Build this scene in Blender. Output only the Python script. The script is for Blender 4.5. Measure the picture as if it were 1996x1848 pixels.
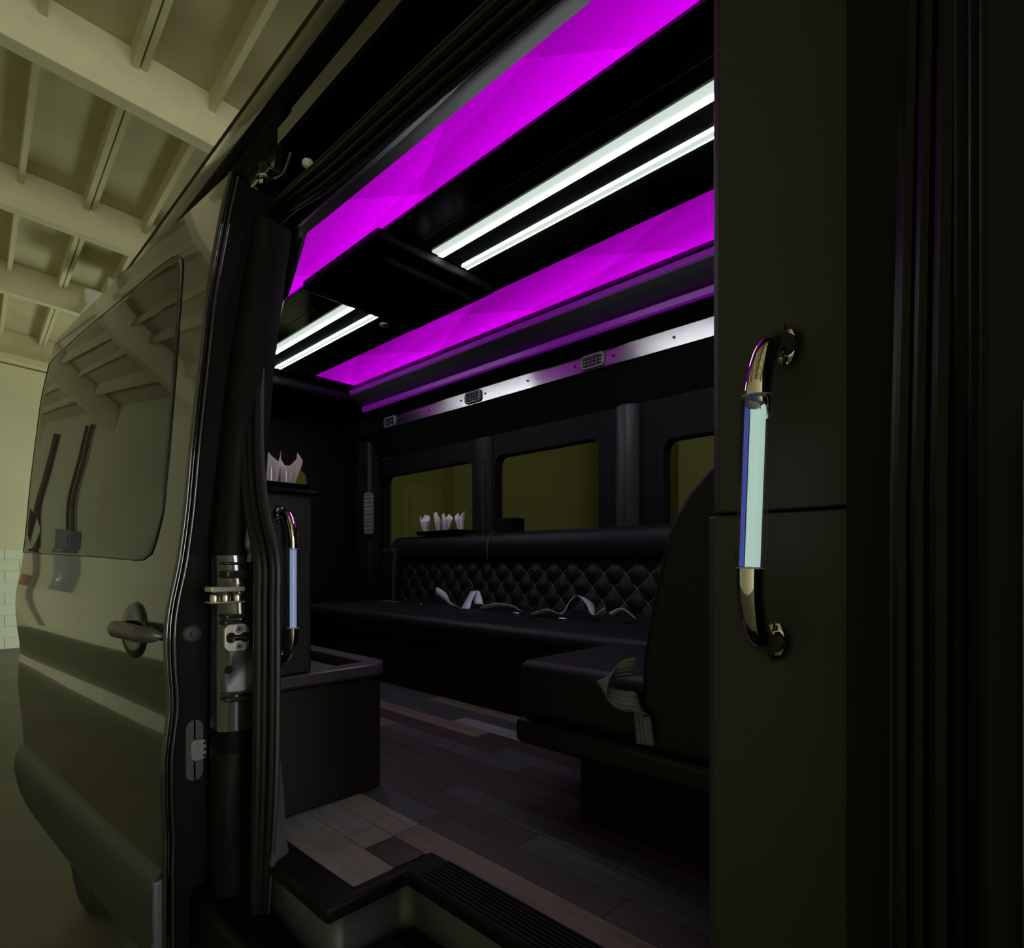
import bpy, bmesh, math, random
import numpy as np
from mathutils import Vector, Matrix

# ------------------------------------------------------------------ clear
for o in list(bpy.data.objects):
    bpy.data.objects.remove(o)
scene = bpy.context.scene
COL = scene.collection

# ------------------------------------------------------------------ camera
F, PX, PY, CZ = 1105.0, 998.0, 1097.0, 1.55
YAW = math.radians(46.4)                       # angle between the view axis and the van's rearward axis
FX, FY = -math.cos(YAW), math.sin(YAW)
cam_d = bpy.data.cameras.new('camera')
cam_d.sensor_fit = 'HORIZONTAL'; cam_d.sensor_width = 36.0
cam_d.lens = F / 1996.0 * 36.0
cam_d.shift_y = (PY - 924.0) / 1996.0
cam_d.clip_start = 0.02
cam = bpy.data.objects.new('camera', cam_d); COL.objects.link(cam)
cam.location = (0, 0, CZ)
cam.rotation_euler = (math.pi / 2, 0, math.atan2(-FX, FY))
scene.camera = cam

# ------------------------------------------------------------------ world, lights, exposure
w = bpy.data.worlds.new('world'); scene.world = w; w.use_nodes = True
w.node_tree.nodes['Background'].inputs[0].default_value = (0.55, 0.65, 0.62, 1)
w.node_tree.nodes['Background'].inputs[1].default_value = 0.05
scene.view_settings.view_transform = 'Standard'
scene.view_settings.look = 'None'
scene.view_settings.exposure = 0.0
scene.view_settings.gamma = 1.0
scene.view_settings.use_curve_mapping = False

GROT = math.radians(2.9)                       # the garage stands 2.9 degrees askew to the van
GA = Vector((-math.cos(GROT), math.sin(GROT), 0)); GB = Vector((math.sin(GROT), math.cos(GROT), 0))
def G(a, b, z): 
    p = GA * a + GB * b
    return (p.x, p.y, z)
GATE_B0, GATE_B1, GATE_H, GATE_A = -1.3, 4.3, 3.9, -9.0
ld = bpy.data.lights.new('daylight_through_roller_door', 'AREA')
ld.shape = 'RECTANGLE'; ld.size = GATE_B1 - GATE_B0; ld.size_y = GATE_H - 0.3
ld.energy = 700; ld.color = (0.95, 1.0, 0.97)
lo = bpy.data.objects.new('daylight_through_roller_door', ld); COL.objects.link(lo)
lo.location = G(GATE_A + 0.02, (GATE_B0 + GATE_B1) / 2, GATE_H / 2 + 0.1)
lo.rotation_euler = Vector((GA.x, GA.y, 0)).to_track_quat('-Z', 'Y').to_euler()

SIDE_A0, SIDE_A1, SIDE_H, SIDE_B = 9.9, 13.1, 1.9, 4.6      # unseen low opening and light, added to brighten the end and back walls
ld2 = bpy.data.lights.new('added_side_daylight', 'AREA')
ld2.shape = 'RECTANGLE'; ld2.size = SIDE_A1 - SIDE_A0; ld2.size_y = SIDE_H - 0.2
ld2.energy = 175; ld2.color = (0.88, 1.0, 0.90)
lo2 = bpy.data.objects.new('added_side_daylight', ld2); COL.objects.link(lo2)
lo2.location = G((SIDE_A0 + SIDE_A1) / 2, SIDE_B + 0.02, SIDE_H / 2)
lo2.rotation_euler = Vector((-GB.x, -GB.y, 0)).to_track_quat('-Z', 'Y').to_euler()

# ------------------------------------------------------------------ pixel helpers (a pixel gives a direction only)
def ray(u, v):
    t = (u - PX) / F
    return (FX + FY * t, FY - FX * t, (PY - v) / F)
def onY(u, v, Y):
    d = ray(u, v); k = Y / d[1]; return Vector((d[0] * k, Y, CZ + d[2] * k))
def onX(u, v, X):
    d = ray(u, v); k = X / d[0]; return Vector((X, d[1] * k, CZ + d[2] * k))
def onZ(u, v, Z):
    d = ray(u, v); k = (Z - CZ) / d[2]; return Vector((d[0] * k, d[1] * k, Z))

# ------------------------------------------------------------------ materials
MATS = {}
def mat(name, col, rough=0.5, metal=0.0, spec=0.5, coat=0.0, noise=None, bump=None, emit=None, trans=0.0, ior=1.5, sheen=0.0):
    if name in MATS: return MATS[name]
    m = bpy.data.materials.new(name); m.use_nodes = True
    nt = m.node_tree; b = nt.nodes['Principled BSDF']
    b.inputs['Base Color'].default_value = (*col, 1)
    b.inputs['Roughness'].default_value = rough
    b.inputs['Metallic'].default_value = metal
    b.inputs['Specular IOR Level'].default_value = spec
    b.inputs['IOR'].default_value = ior
    if coat:
        b.inputs['Coat Weight'].default_value = coat; b.inputs['Coat Roughness'].default_value = 0.02
    if trans: b.inputs['Transmission Weight'].default_value = trans
    if sheen: b.inputs['Sheen Weight'].default_value = sheen
    if emit:
        b.inputs['Emission Color'].default_value = (*emit[0], 1); b.inputs['Emission Strength'].default_value = emit[1]
    tc = nt.nodes.new('ShaderNodeTexCoord')
    if noise:                                   # (scale xyz, amount, detail)
        mp = nt.nodes.new('ShaderNodeMapping'); mp.inputs['Scale'].default_value = noise[0]
        nt.links.new(tc.outputs['Object'], mp.inputs['Vector'])
        n = nt.nodes.new('ShaderNodeTexNoise'); n.inputs['Scale'].default_value = 1.0; n.inputs['Detail'].default_value = noise[2]
        nt.links.new(mp.outputs[0], n.inputs['Vector'])
        r = nt.nodes.new('ShaderNodeValToRGB')
        a = noise[1]
        r.color_ramp.elements[0].position = 0.3; r.color_ramp.elements[1].position = 0.7
        r.color_ramp.elements[0].color = (*[c * (1 - a) for c in col], 1)
        r.color_ramp.elements[1].color = (*[min(1, c * (1 + a)) for c in col], 1)
        nt.links.new(n.outputs['Fac'], r.inputs[0]); nt.links.new(r.outputs[0], b.inputs['Base Color'])
    if bump:                                    # (scale, strength)
        n2 = nt.nodes.new('ShaderNodeTexNoise'); n2.inputs['Scale'].default_value = bump[0]; n2.inputs['Detail'].default_value = 3
        nt.links.new(tc.outputs['Object'], n2.inputs['Vector'])
        bp = nt.nodes.new('ShaderNodeBump'); bp.inputs['Strength'].default_value = bump[1]; bp.inputs['Distance'].default_value = 0.002
        nt.links.new(n2.outputs['Fac'], bp.inputs['Height']); nt.links.new(bp.outputs[0], b.inputs['Normal'])
    MATS[name] = m
    return m

M_PAINT = mat('gloss_black_paint', (0.012, 0.012, 0.010), 0.12, coat=1.0, spec=0.6)
M_JAMB = mat('jamb_paint', (0.018, 0.018, 0.018), 0.16, coat=1.0, spec=0.6)
M_DGLASS = mat('privacy_glass', (0.004, 0.004, 0.003), 0.01, spec=0.5, ior=1.5)
M_CLAD = mat('grey_cladding_plastic', (0.030, 0.032, 0.030), 0.42, bump=(900, 0.15))
M_RUB = mat('rubber_seal', (0.0045, 0.0045, 0.0045), 0.46, spec=0.25)
M_MATTE = mat('matt_black_steel', (0.0035, 0.0035, 0.0035), 0.5, spec=0.12)
M_GLOSSRUB = mat('gloss_door_seal', (0.010, 0.010, 0.010), 0.12, coat=0.6, spec=0.6)
M_VINYL = mat('black_vinyl', (0.0068, 0.0066, 0.0068), 0.52, spec=0.35, bump=(700, 0.12))
M_VINYL2 = mat('black_leatherette', (0.0060, 0.0060, 0.0072), 0.5, spec=0.27, bump=(500, 0.15))
M_PANEL = mat('padded_panel_vinyl', (0.030, 0.030, 0.026), 0.55, bump=(600, 0.12))
M_CAB = mat('cabinet_vinyl', (0.012, 0.012, 0.0115), 0.55, bump=(700, 0.12))
M_LINER = mat('black_lining', (0.0045, 0.0045, 0.0047), 0.65, spec=0.2)
M_PILLAR = mat('grey_pillar_plastic', (0.030, 0.031, 0.034), 0.45)
M_STEP = mat('grey_step_plastic', (0.027, 0.032, 0.034), 0.42, bump=(900, 0.1))
M_NOSE = mat('black_step_rubber', (0.0032, 0.0032, 0.0032), 0.55, spec=0.16)
M_PIANO = mat('piano_black', (0.004, 0.004, 0.005), 0.13, spec=0.5)
M_SATIN = mat('satin_black_box', (0.0035, 0.0035, 0.0035), 0.65, spec=0.12)
M_CHROME = mat('chrome', (0.75, 0.72, 0.66), 0.05, 1.0)
M_STEEL = mat('zinc_steel', (0.62, 0.58, 0.50), 0.3, 1.0)
M_SPLATE = mat('striker_plate_steel', (0.74, 0.70, 0.66), 0.38, 1.0)
M_ALU = mat('brushed_aluminium', (0.36, 0.32, 0.36), 0.27, 1.0, noise=((3, 60, 900), 0.06, 3))
M_VENTF = mat('vent_grey', (0.20, 0.18, 0.20), 0.5)
M_VENTD = mat('vent_dark', (0.02, 0.02, 0.02), 0.6)
M_TRIMG = mat('dark_grey_trim', (0.075, 0.075, 0.085), 0.4)
M_RIM = mat('bin_rim_laminate', (0.080, 0.066, 0.090), 0.3)
M_TYRE = mat('tyre_rubber', (0.012, 0.012, 0.012), 0.7)
M_ALLOY = mat('alloy_wheel', (0.5, 0.48, 0.42), 0.3, 1.0)
M_NAPW = mat('white_paper_napkin', (0.92, 0.90, 0.93), 0.8)
M_NAPP = mat('pinkish_paper_napkin', (0.82, 0.66, 0.74), 0.8)
M_STRAP = mat('grey_belt_webbing', (0.62, 0.68, 0.72), 0.5, noise=((400, 400, 400), 0.2, 1))
M_STRAP2 = mat('dark_grey_belt_webbing', (0.10, 0.12, 0.135), 0.45)
M_STRIPE = mat('belt_stripe', (0.17, 0.20, 0.21), 0.45)
M_WALL = mat('cream_wall_paint', (0.66, 0.62, 0.405), 0.75, noise=((0.7, 0.7, 0.9), 0.06, 4), bump=(60, 0.25))
M_BLOCK = mat('painted_block', (0.70, 0.73, 0.56), 0.7, bump=(80, 0.4))
M_BEAM = mat('cream_beam_paint', (0.66, 0.605, 0.37), 0.7, noise=((4, 4, 4), 0.05, 4), bump=(40, 0.3))
M_DECK = mat('roof_deck_paint', (0.54, 0.485, 0.29), 0.8, noise=((3, 3, 3), 0.08, 4), bump=(60, 0.3))
M_CONC = mat('concrete_floor', (0.105, 0.098, 0.060), 0.55, noise=((1.2, 1.2, 1.2), 0.25, 6), bump=(30, 0.3))
M_BOX = mat('grey_electrical_box', (0.22, 0.24, 0.26), 0.5)
M_PIPE = mat('dark_conduit', (0.10, 0.08, 0.05), 0.6)
M_RED = mat('red_alarm_box', (0.32, 0.05, 0.03), 0.5)
M_DUCT = mat('pale_duct_wrap', (0.62, 0.64, 0.50), 0.7, noise=((9, 9, 9), 0.15, 4), bump=(25, 0.6))
M_SCREW = mat('dark_screw', (0.05, 0.05, 0.05), 0.4, 1.0)

def glass_sheet(name, tint, power=4.0, amount=0.75):
    m = bpy.data.materials.new(name); m.use_nodes = True; nt = m.node_tree
    nt.nodes.clear()
    out = nt.nodes.new('ShaderNodeOutputMaterial'); mix = nt.nodes.new('ShaderNodeMixShader')
    tr = nt.nodes.new('ShaderNodeBsdfTransparent'); tr.inputs[0].default_value = (*tint, 1)
    gl = nt.nodes.new('ShaderNodeBsdfGlossy'); gl.inputs['Roughness'].default_value = 0.01
    fr = nt.nodes.new('ShaderNodeLayerWeight'); fr.inputs['Blend'].default_value = 0.5
    pw = nt.nodes.new('ShaderNodeMath'); pw.operation = 'POWER'; pw.inputs[1].default_value = power
    ma = nt.nodes.new('ShaderNodeMath'); ma.operation = 'MULTIPLY_ADD'; ma.inputs[1].default_value = amount; ma.inputs[2].default_value = 0.04
    nt.links.new(fr.outputs['Facing'], pw.inputs[0]); nt.links.new(pw.outputs[0], ma.inputs[0])
    nt.links.new(ma.outputs[0], mix.inputs[0]); nt.links.new(tr.outputs[0], mix.inputs[1]); nt.links.new(gl.outputs[0], mix.inputs[2])
    nt.links.new(mix.outputs[0], out.inputs[0])
    return m
M_TINT = glass_sheet('tinted_window_glass', (0.48, 0.49, 0.37))
M_CLEAR = glass_sheet('clear_glass', (0.93, 0.95, 0.95))
M_ACRYL = glass_sheet('clear_acrylic', (0.90, 0.93, 0.95), 2.2, 0.9)

def emission(name, col, s):
    m = bpy.data.materials.new(name); m.use_nodes = True; nt = m.node_tree
    b = nt.nodes['Principled BSDF']; b.inputs['Base Color'].default_value = (0.02, 0.02, 0.02, 1)
    b.inputs['Emission Color'].default_value = (*col, 1); b.inputs['Emission Strength'].default_value = s
    b.inputs['Roughness'].default_value = 0.4
    return m
M_LEDW = emission('white_led_diffuser', (0.62, 0.72, 0.64), 1.0)
M_LEDW2 = emission('white_led_bright_edge', (0.86, 1.0, 0.92), 26.0)
M_REFLP = emission('purple_reflection_glow', (0.15, 0.002, 0.25), 0.55)  # dim glow put in for the magenta panel's reflection in duct trim
M_CORE_A = emission('lit_acrylic_core_green', (0.42, 0.58, 0.50), 1.0)
M_CORE_B = emission('lit_acrylic_core_blue', (0.22, 0.27, 0.42), 0.9)
M_BLUE_REFL = emission('blue_grip_reflection', (0.03, 0.05, 0.30), 1.0)  # glowing rod put in for the blue reflection along the grip

def purple_panel(name, y0, y1, flip):
    """backlit sheet: magenta LEDs fed from one long edge, faceted light wedges in the diffuser"""
    m = bpy.data.materials.new(name); m.use_nodes = True; nt = m.node_tree; N = nt.nodes; L = nt.links
    b = N['Principled BSDF']; b.inputs['Base Color'].default_value = (0.01, 0, 0.012, 1); b.inputs['Roughness'].default_value = 0.5
    tc = N.new('ShaderNodeTexCoord'); sp = N.new('ShaderNodeSeparateXYZ'); L.new(tc.outputs['Object'], sp.inputs[0])
    def mth(op, a, bb=None, c=None):
        n = N.new('ShaderNodeMath'); n.operation = op
        for i, q in enumerate((a, bb, c)):
            if q is None: continue
            if isinstance(q, (int, float)): n.inputs[i].default_value = q
            else: L.new(q, n.inputs[i])
        return n.outputs[0]
    g = mth('DIVIDE', mth('SUBTRACT', sp.outputs['Y'], y0), y1 - y0)      # 0..1 across
    if flip: g = mth('SUBTRACT', 1.0, g)
    # crossing wedges: sawtooth bands along two skew directions
    s1 = mth('FRACT', mth('ADD', mth('MULTIPLY', sp.outputs['X'], 0.95), mth('MULTIPLY', sp.outputs['Y'], 2.1)))
    s2 = mth('FRACT', mth('ADD', mth('MULTIPLY', sp.outputs['X'], 1.25), mth('MULTIPLY', sp.outputs['Y'], -1.7)))
    s3 = mth('FRACT', mth('ADD', mth('MULTIPLY', sp.outputs['X'], 0.6), mth('MULTIPLY', sp.outputs['Y'], 4.3)))
    fac = mth('ADD', mth('MULTIPLY', mth('POWER', g, 1.4), 0.55), mth('MULTIPLY', s1, 0.16))
    fac = mth('ADD', fac, mth('MULTIPLY', s2, 0.18)); fac = mth('ADD', fac, mth('MULTIPLY', s3, 0.13))
    r = N.new('ShaderNodeValToRGB'); e = r.color_ramp.elements
    e[0].position = 0.05; e[0].color = (0.17, 0.0, 0.21, 1)
    e[1].position = 0.95; e[1].color = (0.80, 0.0, 1.0, 1)
    e2 = r.color_ramp.elements.new(0.5); e2.color = (0.42, 0.0, 0.54, 1)
    L.new(fac, r.inputs[0]); L.new(r.outputs[0], b.inputs['Emission Color']); b.inputs['Emission Strength'].default_value = 1.0
    return m

# ------------------------------------------------------------------ mesh builder
class MB:
    def __init__(s): s.v = []; s.f = []
    def add(s, vs, fs):
        o = len(s.v); s.v += [tuple(p) for p in vs]; s.f += [tuple(i + o for i in f) for f in fs]; return s
    def box(s, x0, x1, y0, y1, z0, z1):
        vs = [(x, y, z) for x in (x0, x1) for y in (y0, y1) for z in (z0, z1)]
        return s.add(vs, [(0, 1, 3, 2), (4, 6, 7, 5), (0, 4, 5, 1), (2, 3, 7, 6), (0, 2, 6, 4), (1, 5, 7, 3)])
    def hexa(s, bot, top):
        return s.add(list(bot) + list(top), [(3, 2, 1, 0), (4, 5, 6, 7)] + [(i, (i + 1) % 4, (i + 1) % 4 + 4, i + 4) for i in range(4)])
    def loft(s, rings, closed=True, caps=True):
        n = len(rings[0]); vs = [p for r in rings for p in r]; fs = []
        for i in range(len(rings) - 1):
            for j in range(n if closed else n - 1):
                a = i * n + j; b = i * n + (j + 1) % n
                fs.append((a, b, b + n, a + n))
        if caps and closed:
            fs.append(tuple(reversed(range(n)))); fs.append(tuple((len(rings) - 1) * n + j for j in range(n)))
        return s.add(vs, fs)
    def tube(s, path, r, n=8, caps=True, closed=False):
        P = [Vector(p) for p in path]; rings = []
        m = len(P); prev = None
        for i in range(m):
            t = (P[min(i + 1, m - 1)] - P[max(i - 1, 0)]).normalized()
            if prev is None:
                up = Vector((0, 0, 1)) if abs(t.z) < 0.9 else Vector((0, 1, 0))
                a = t.cross(up).normalized()
            else:
                a = (prev - t * prev.dot(t)).normalized()
            b = t.cross(a); prev = a
            rr = r[i] if isinstance(r, (list, tuple)) else r
            rings.append([P[i] + (a * math.cos(2 * math.pi * k / n) + b * math.sin(2 * math.pi * k / n)) * rr for k in range(n)])
        return s.loft(rings, True, caps)
    def prism(s, poly, axis, a, b):
        """polygon in the plane normal to axis, extruded from a to b; poly order follows the remaining axes"""
        def P(q, t):
            return {'x': (t, q[0], q[1]), 'y': (q[0], t, q[1]), 'z': (q[0], q[1], t)}[axis]
        return s.loft([[P(q, a) for q in poly], [P(q, b) for q in poly]])
    def disc(s, c, nrm, r, h, n=20, dome=0.0):
        c = Vector(c); nrm = Vector(nrm).normalized()
        up = Vector((0, 0, 1)) if abs(nrm.z) < 0.9 else Vector((1, 0, 0))
        a = nrm.cross(up).normalized(); b = nrm.cross(a)
        def ring(rad, d): return [c + nrm * d + (a * math.cos(2 * math.pi * k / n) + b * math.sin(2 * math.pi * k / n)) * rad for k in range(n)]
        rs = [ring(r, 0), ring(r, h * 0.7), ring(r * 0.9, h)]
        if dome: rs += [ring(r * 0.6, h + dome * 0.7), ring(r * 0.2, h + dome)]
        return s.loft(rs)
    def lathe(s, c, prof, n=20):
        return s.loft([[(c[0] + r * math.cos(2 * math.pi * k / n), c[1] + r * math.sin(2 * math.pi * k / n), c[2] + z) for k in range(n)] for r, z in prof], True, True)
    def build(s, name, m, parent=None, smooth=None, bevel=0.0, seg=2, solid=0.0, sub=0, angle=38):
        me = bpy.data.meshes.new(name); me.from_pydata(s.v, [], s.f); me.update()
        bm = bmesh.new(); bm.from_mesh(me); bmesh.ops.recalc_face_normals(bm, faces=bm.faces); bm.to_mesh(me); bm.free()
        o = bpy.data.objects.new(name, me); COL.objects.link(o)
        me.materials.append(m)
        if parent is not None:
            o.parent = parent
            o.matrix_parent_inverse = ROOTS.get(parent.name, Matrix.Identity(4))
        if solid:
            md = o.modifiers.new('solid', 'SOLIDIFY'); md.thickness = solid; md.offset = 0
        if bevel:
            md = o.modifiers.new('bevel', 'BEVEL'); md.width = bevel; md.segments = seg; md.limit_method = 'ANGLE'; md.angle_limit = math.radians(35)
            md.harden_normals = False
        if sub:
            md = o.modifiers.new('sub', 'SUBSURF'); md.levels = sub; md.render_levels = sub
        if smooth is None: smooth = True
        if smooth:
            for p in me.polygons: p.use_smooth = True
            try: me.set_sharp_from_angle(angle=math.radians(angle))
            except Exception: pass
        return o

ROOTS = {}
def thing(name, label, cat, loc=(0, 0, 0), group=None):
    o = bpy.data.objects.new(name, None); COL.objects.link(o); o.location = loc
    o.empty_display_size = 0.05
    o['label'] = label; o['category'] = cat
    if group: o['group'] = group
    ROOTS[o.name] = Matrix.Translation(-Vector(loc))
    return o
def tag(o, label, cat, group=None):
    o['label'] = label; o['category'] = cat
    if group: o['group'] = group
    return o
def struct(o): o['kind'] = 'structure'; return o

def rrect(x0, x1, y0, y1, r, n=6):
    pts = []
    for cx, cy, a0 in ((x1 - r, y1 - r, 0), (x0 + r, y1 - r, 90), (x0 + r, y0 + r, 180), (x1 - r, y0 + r, 270)):
        for k in range(n + 1):
            a = math.radians(a0 + 90 * k / n); pts.append((cx + r * math.cos(a), cy + r * math.sin(a)))
    return pts
def smooth_path(pts, n=8):
    P = [Vector(p) for p in pts]; out = []
    for i in range(len(P) - 1):
        p0 = P[max(i - 1, 0)]; p1 = P[i]; p2 = P[i + 1]; p3 = P[min(i + 2, len(P) - 1)]
        for k in range(n):
            t = k / n
            out.append(0.5 * ((2 * p1) + (p2 - p0) * t + (2 * p0 - 5 * p1 + 4 * p2 - p3) * t * t + (3 * p1 - p0 - 3 * p2 + p3) * t ** 3))
    out.append(P[-1]); return out
R = random.Random(7)

# ================================================================== THE GARAGE
GE, GS, GF, GW = 13.66, -3.25, 4.6, 0.15       # end wall, camera-side wall, far wall
RIDGE = -0.2
def zc(a, b): return CZ + 3.35 + 0.0295 * a - 0.0735 * max(b, RIDGE) - 0.36 * max(0.0, RIDGE - b)       # underside of the girders
fl = MB().hexa([G(-9.5, GS - .3, -0.1), G(-9.5, GF + .3, -0.1), G(GE + .3, GF + .3, -0.1), G(GE + .3, GS - .3, -0.1)],
               [G(-9.5, GS - .3, 0), G(-9.5, GF + .3, 0), G(GE + .3, GF + .3, 0), G(GE + .3, GS - .3, 0)])
struct(fl.build('floor', M_CONC, smooth=False))
def gbox(a0, a1, b0, b1, z0, z1, mb=None, slope=False):
    mb = mb or MB(); q = [(a0, b0), (a0, b1), (a1, b1), (a1, b0)]
    if slope: return mb.hexa([G(a, b, zc(a, b) + z0) for a, b in q], [G(a, b, zc(a, b) + z1) for a, b in q])
    return mb.hexa([G(a, b, z0) for a, b in q], [G(a, b, z1) for a, b in q])
TOP = 5.75
wl = struct(gbox(GE, GE + GW, GS - GW, GF + GW, 0, TOP).build('wall_left', M_WALL, smooth=False))
wb = struct(gbox(GATE_A - GW, GE + GW, GS - GW, GS, 0, TOP).build('wall_back', M_WALL, smooth=False))
mb = gbox(GATE_A - GW, SIDE_A0, GF, GF + GW, 0, TOP); gbox(SIDE_A1, GE + GW, GF, GF + GW, 0, TOP, mb); gbox(SIDE_A0, SIDE_A1, GF, GF + GW, SIDE_H, TOP, mb)
wf = struct(mb.build('wall_front', M_WALL, smooth=False))
for a in (-6, -3.4, -0.6, 0.9, 2.4, 3.2, 5.6, 8.4):
    gbox(a - 0.2, a + 0.2, GF - 0.12, GF, 0, 5.2).build('pilaster', M_WALL, wf, smooth=False)
mb = gbox(GATE_A - GW, GATE_A, GS - GW, GATE_B0, 0, TOP); gbox(GATE_A - GW, GATE_A, GATE_B1, GF + GW, 0, TOP, mb); gbox(GATE_A - GW, GATE_A, GATE_B0, GATE_B1, GATE_H, TOP, mb)
struct(mb.build('wall_right', M_WALL, smooth=False))
# painted concrete blocks, low on the end wall
blk = None
for c in range(9):
    for j in range(9):
        b0 = -1.2 + j * 0.4 + (0.2 if c % 2 else 0.0)
        o = gbox(GE - 0.012 - 0.003 * R.random(), GE + 0.01, b0 + .004, b0 + .396, c * 0.2 + .004, c * 0.2 + .196).build('concrete_block', M_BLOCK, wl, smooth=False)
# roof: deck, girders, purlins
ce = struct(gbox(GATE_A - .2, GE + .2, GS - .2, RIDGE, 0.42, 0.50, gbox(GATE_A - .2, GE + .2, RIDGE, GF + .2, 0.42, 0.50, slope=True), slope=True).build('ceiling', M_DECK, smooth=False))
girders = [GE - 0.05 - 0.16] + [10.15, 7.55, 5.02, 2.45, -0.1, -2.65, -5.2, -7.75]
for i, a in enumerate(girders):
    for b0, b1 in ((GS, RIDGE), (RIDGE, GF)):
        gbox(a, a + 0.14, b0, b1, 0.0, 0.42, slope=True).build('girder', M_BEAM, ce, bevel=0.008)
gbox(GE - 0.33, GE, RIDGE, GF, -0.14, -0.02, slope=True).build('wall_plate', M_BEAM, ce, bevel=0.008)
gbox(GE - 0.10, GE, RIDGE, GF, -0.24, -0.17, slope=True).build('wall_plate', M_BEAM, ce, bevel=0.006)
bs = [0.32 + 0.53 * k for k in range(-6, 9)]
for i in range(len(girders) - 1):
    a1, a0 = girders[i], girders[i + 1] + 0.14
    for b in bs:
        if b > GF - 0.05 or b < GS + 0.05: continue
        gbox(a0, a1, b, b + 0.045, 0.27, 0.43, slope=True).build('purlin', M_BEAM, ce, smooth=False)
        if round((b - 0.85) / 0.53) % 4 == 0:
            gbox(a0, a1, b + 0.060, b + 0.10, 0.285, 0.43, slope=True).build('purlin', M_BEAM, ce, smooth=False)
for a in [GATE_A + 0.02]:
    pass
# wrapped duct boxes under the roof, near the far girder
d = thing('ceiling_duct', 'pale lumpy wrapped duct boxes hung under the cream roof beams', 'duct', G(9.6, 1.5, zc(9.6, 1.5) + .1))
mb = gbox(8.9, 9.5, 1.25, 1.75, -0.02, 0.20, slope=True); mb.build('duct_box', M_DUCT, d, bevel=0.04, seg=3)
mb = gbox(9.0, 9.6, 1.02, 1.5, -0.22, 0.0, slope=True); mb.build('duct_box', M_DUCT, d, bevel=0.05, seg=3)
gbox(9.15, 9.2, 1.4, 1.45, 0.15, 0.43, slope=True).build('hanger', M_BEAM, d)
# electrical gear at the corner behind the photographer (mirrored in the van door)
e = thing('electrical_box', 'grey electrical box with conduits on cream wall, mirrored in the van door', 'electrical box', G(11.0, GS + .1, 1.7))
gbox(10.72, 11.36, GS, GS + 0.18, 1.72, 2.46).build('enclosure', M_BOX, e, bevel=0.01)
gbox(10.78, 11.30, GS + .18, GS + 0.20, 1.78, 2.40).build('cover', M_BOX, e, bevel=0.006)
gbox(10.84, 10.92, GS + .20, GS + 0.28, 1.95, 2.10).build('switch_lever', M_CHROME, e, bevel=0.01)
for a in (10.95, 11.18):
    MB().tube([G(a, GS + .05, 2.46), G(a, GS + .05, 4.3)], 0.030, 8).build('conduit', M_PIPE, e)
MB().tube([G(12.55, GS + .06, 0.2), G(12.55, GS + .06, 4.3)], 0.05, 8).build('downpipe', M_PIPE, e)
o = gbox(12.75, 12.98, GS, GS + .12, 1.72, 2.0).build('alarm_box', M_RED, bevel=0.01)
tag(o, 'small red alarm box on the cream wall, mirrored in the van door', 'alarm box')

# ================================================================== THE VAN
FLZ = 0.95                                     # interior floor
van = thing('passenger_van', 'black limousine van parked in a garage with its side door open', 'van', (-2.0, 1.5, 0))
CLZ = CZ + 1.27                                # ceiling panels
# ---- outer shell
def sideY(z):                                  # near body side of the opening
    q = z - CZ
    return float(np.interp(q, [-1.2, -.6, .05, .45, .85, 1.15, 1.3], [.47, .465, .47, .515, .58, .62, .66]))
zs = [0.42, 0.6, 0.8, 0.95, 1.3, 1.6, 1.8, 2.0, 2.2, 2.4, 2.55, 2.7, 2.76]
def shell(name, x0, x1, off, m=M_PAINT, zz=zs, thick=0.02):
    rings = []
    for x in (x0, x1):
        rings.append([(x, sideY(z) + off, z) for z in zz] + [(x, sideY(z) + off + thick, z) for z in reversed(zz)])
    return MB().loft(rings).build(name, m, van)
shell('rear_quarter_panel', -4.55, -1.46, 0.035)
shell('front_body_side', -0.012, 1.7, -0.035)
# roof with rounded sides
prof = []
for (y, q) in [(.662, 1.25), (.666, 1.275), (.69, 1.32), (.75, 1.37), (1.1, 1.45), (1.54, 1.47), (2.0, 1.455), (2.33, 1.41), (2.42, 1.34), (2.44, 1.25)]:
    prof.append((y, CZ + q))
prof2 = [(y + (0.015 if y < 1.5 else -0.015), z - 0.02) for y, z in reversed(prof)]
MB().prism(prof + prof2, 'x', -4.6, 1.7).build('roof_panel', M_PAINT, van, angle=60)
# roof side rail above the door opening: rounded gutter band, then the dark channel
rail = [(.628, 1.16), (.612, 1.165), (.606, 1.19), (.612, 1.225), (.625, 1.24), (.626, 1.228), (.634, 1.24), (.645, 1.255), (.668, 1.265), (.668, 1.16)]
MB().prism([(y, CZ + q) for y, q in rail], 'x', -4.55, 1.7).build('roof_side_rail', M_PAINT, van, angle=50)
# door track channel and rail
MB().box(-4.5, 1.2, .66, .67, CZ + .86, CZ + 1.2).build('track_channel', M_LINER, van)
tr = [(.585, .985), (.60, .985), (.60, 1.012), (.655, 1.02), (.655, 1.03), (.585, 1.022)]
MB().prism([(y, CZ + q) for y, q in tr], 'x', -1.32, 1.2).build('door_track', M_JAMB, van, bevel=0.002)
MB().prism([(.62, CZ + 1.07), (.64, CZ + 1.07), (.64, CZ + 1.085), (.62, CZ + 1.09)], 'x', -1.32, 1.2).build('drip_rail', M_JAMB, van)
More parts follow.
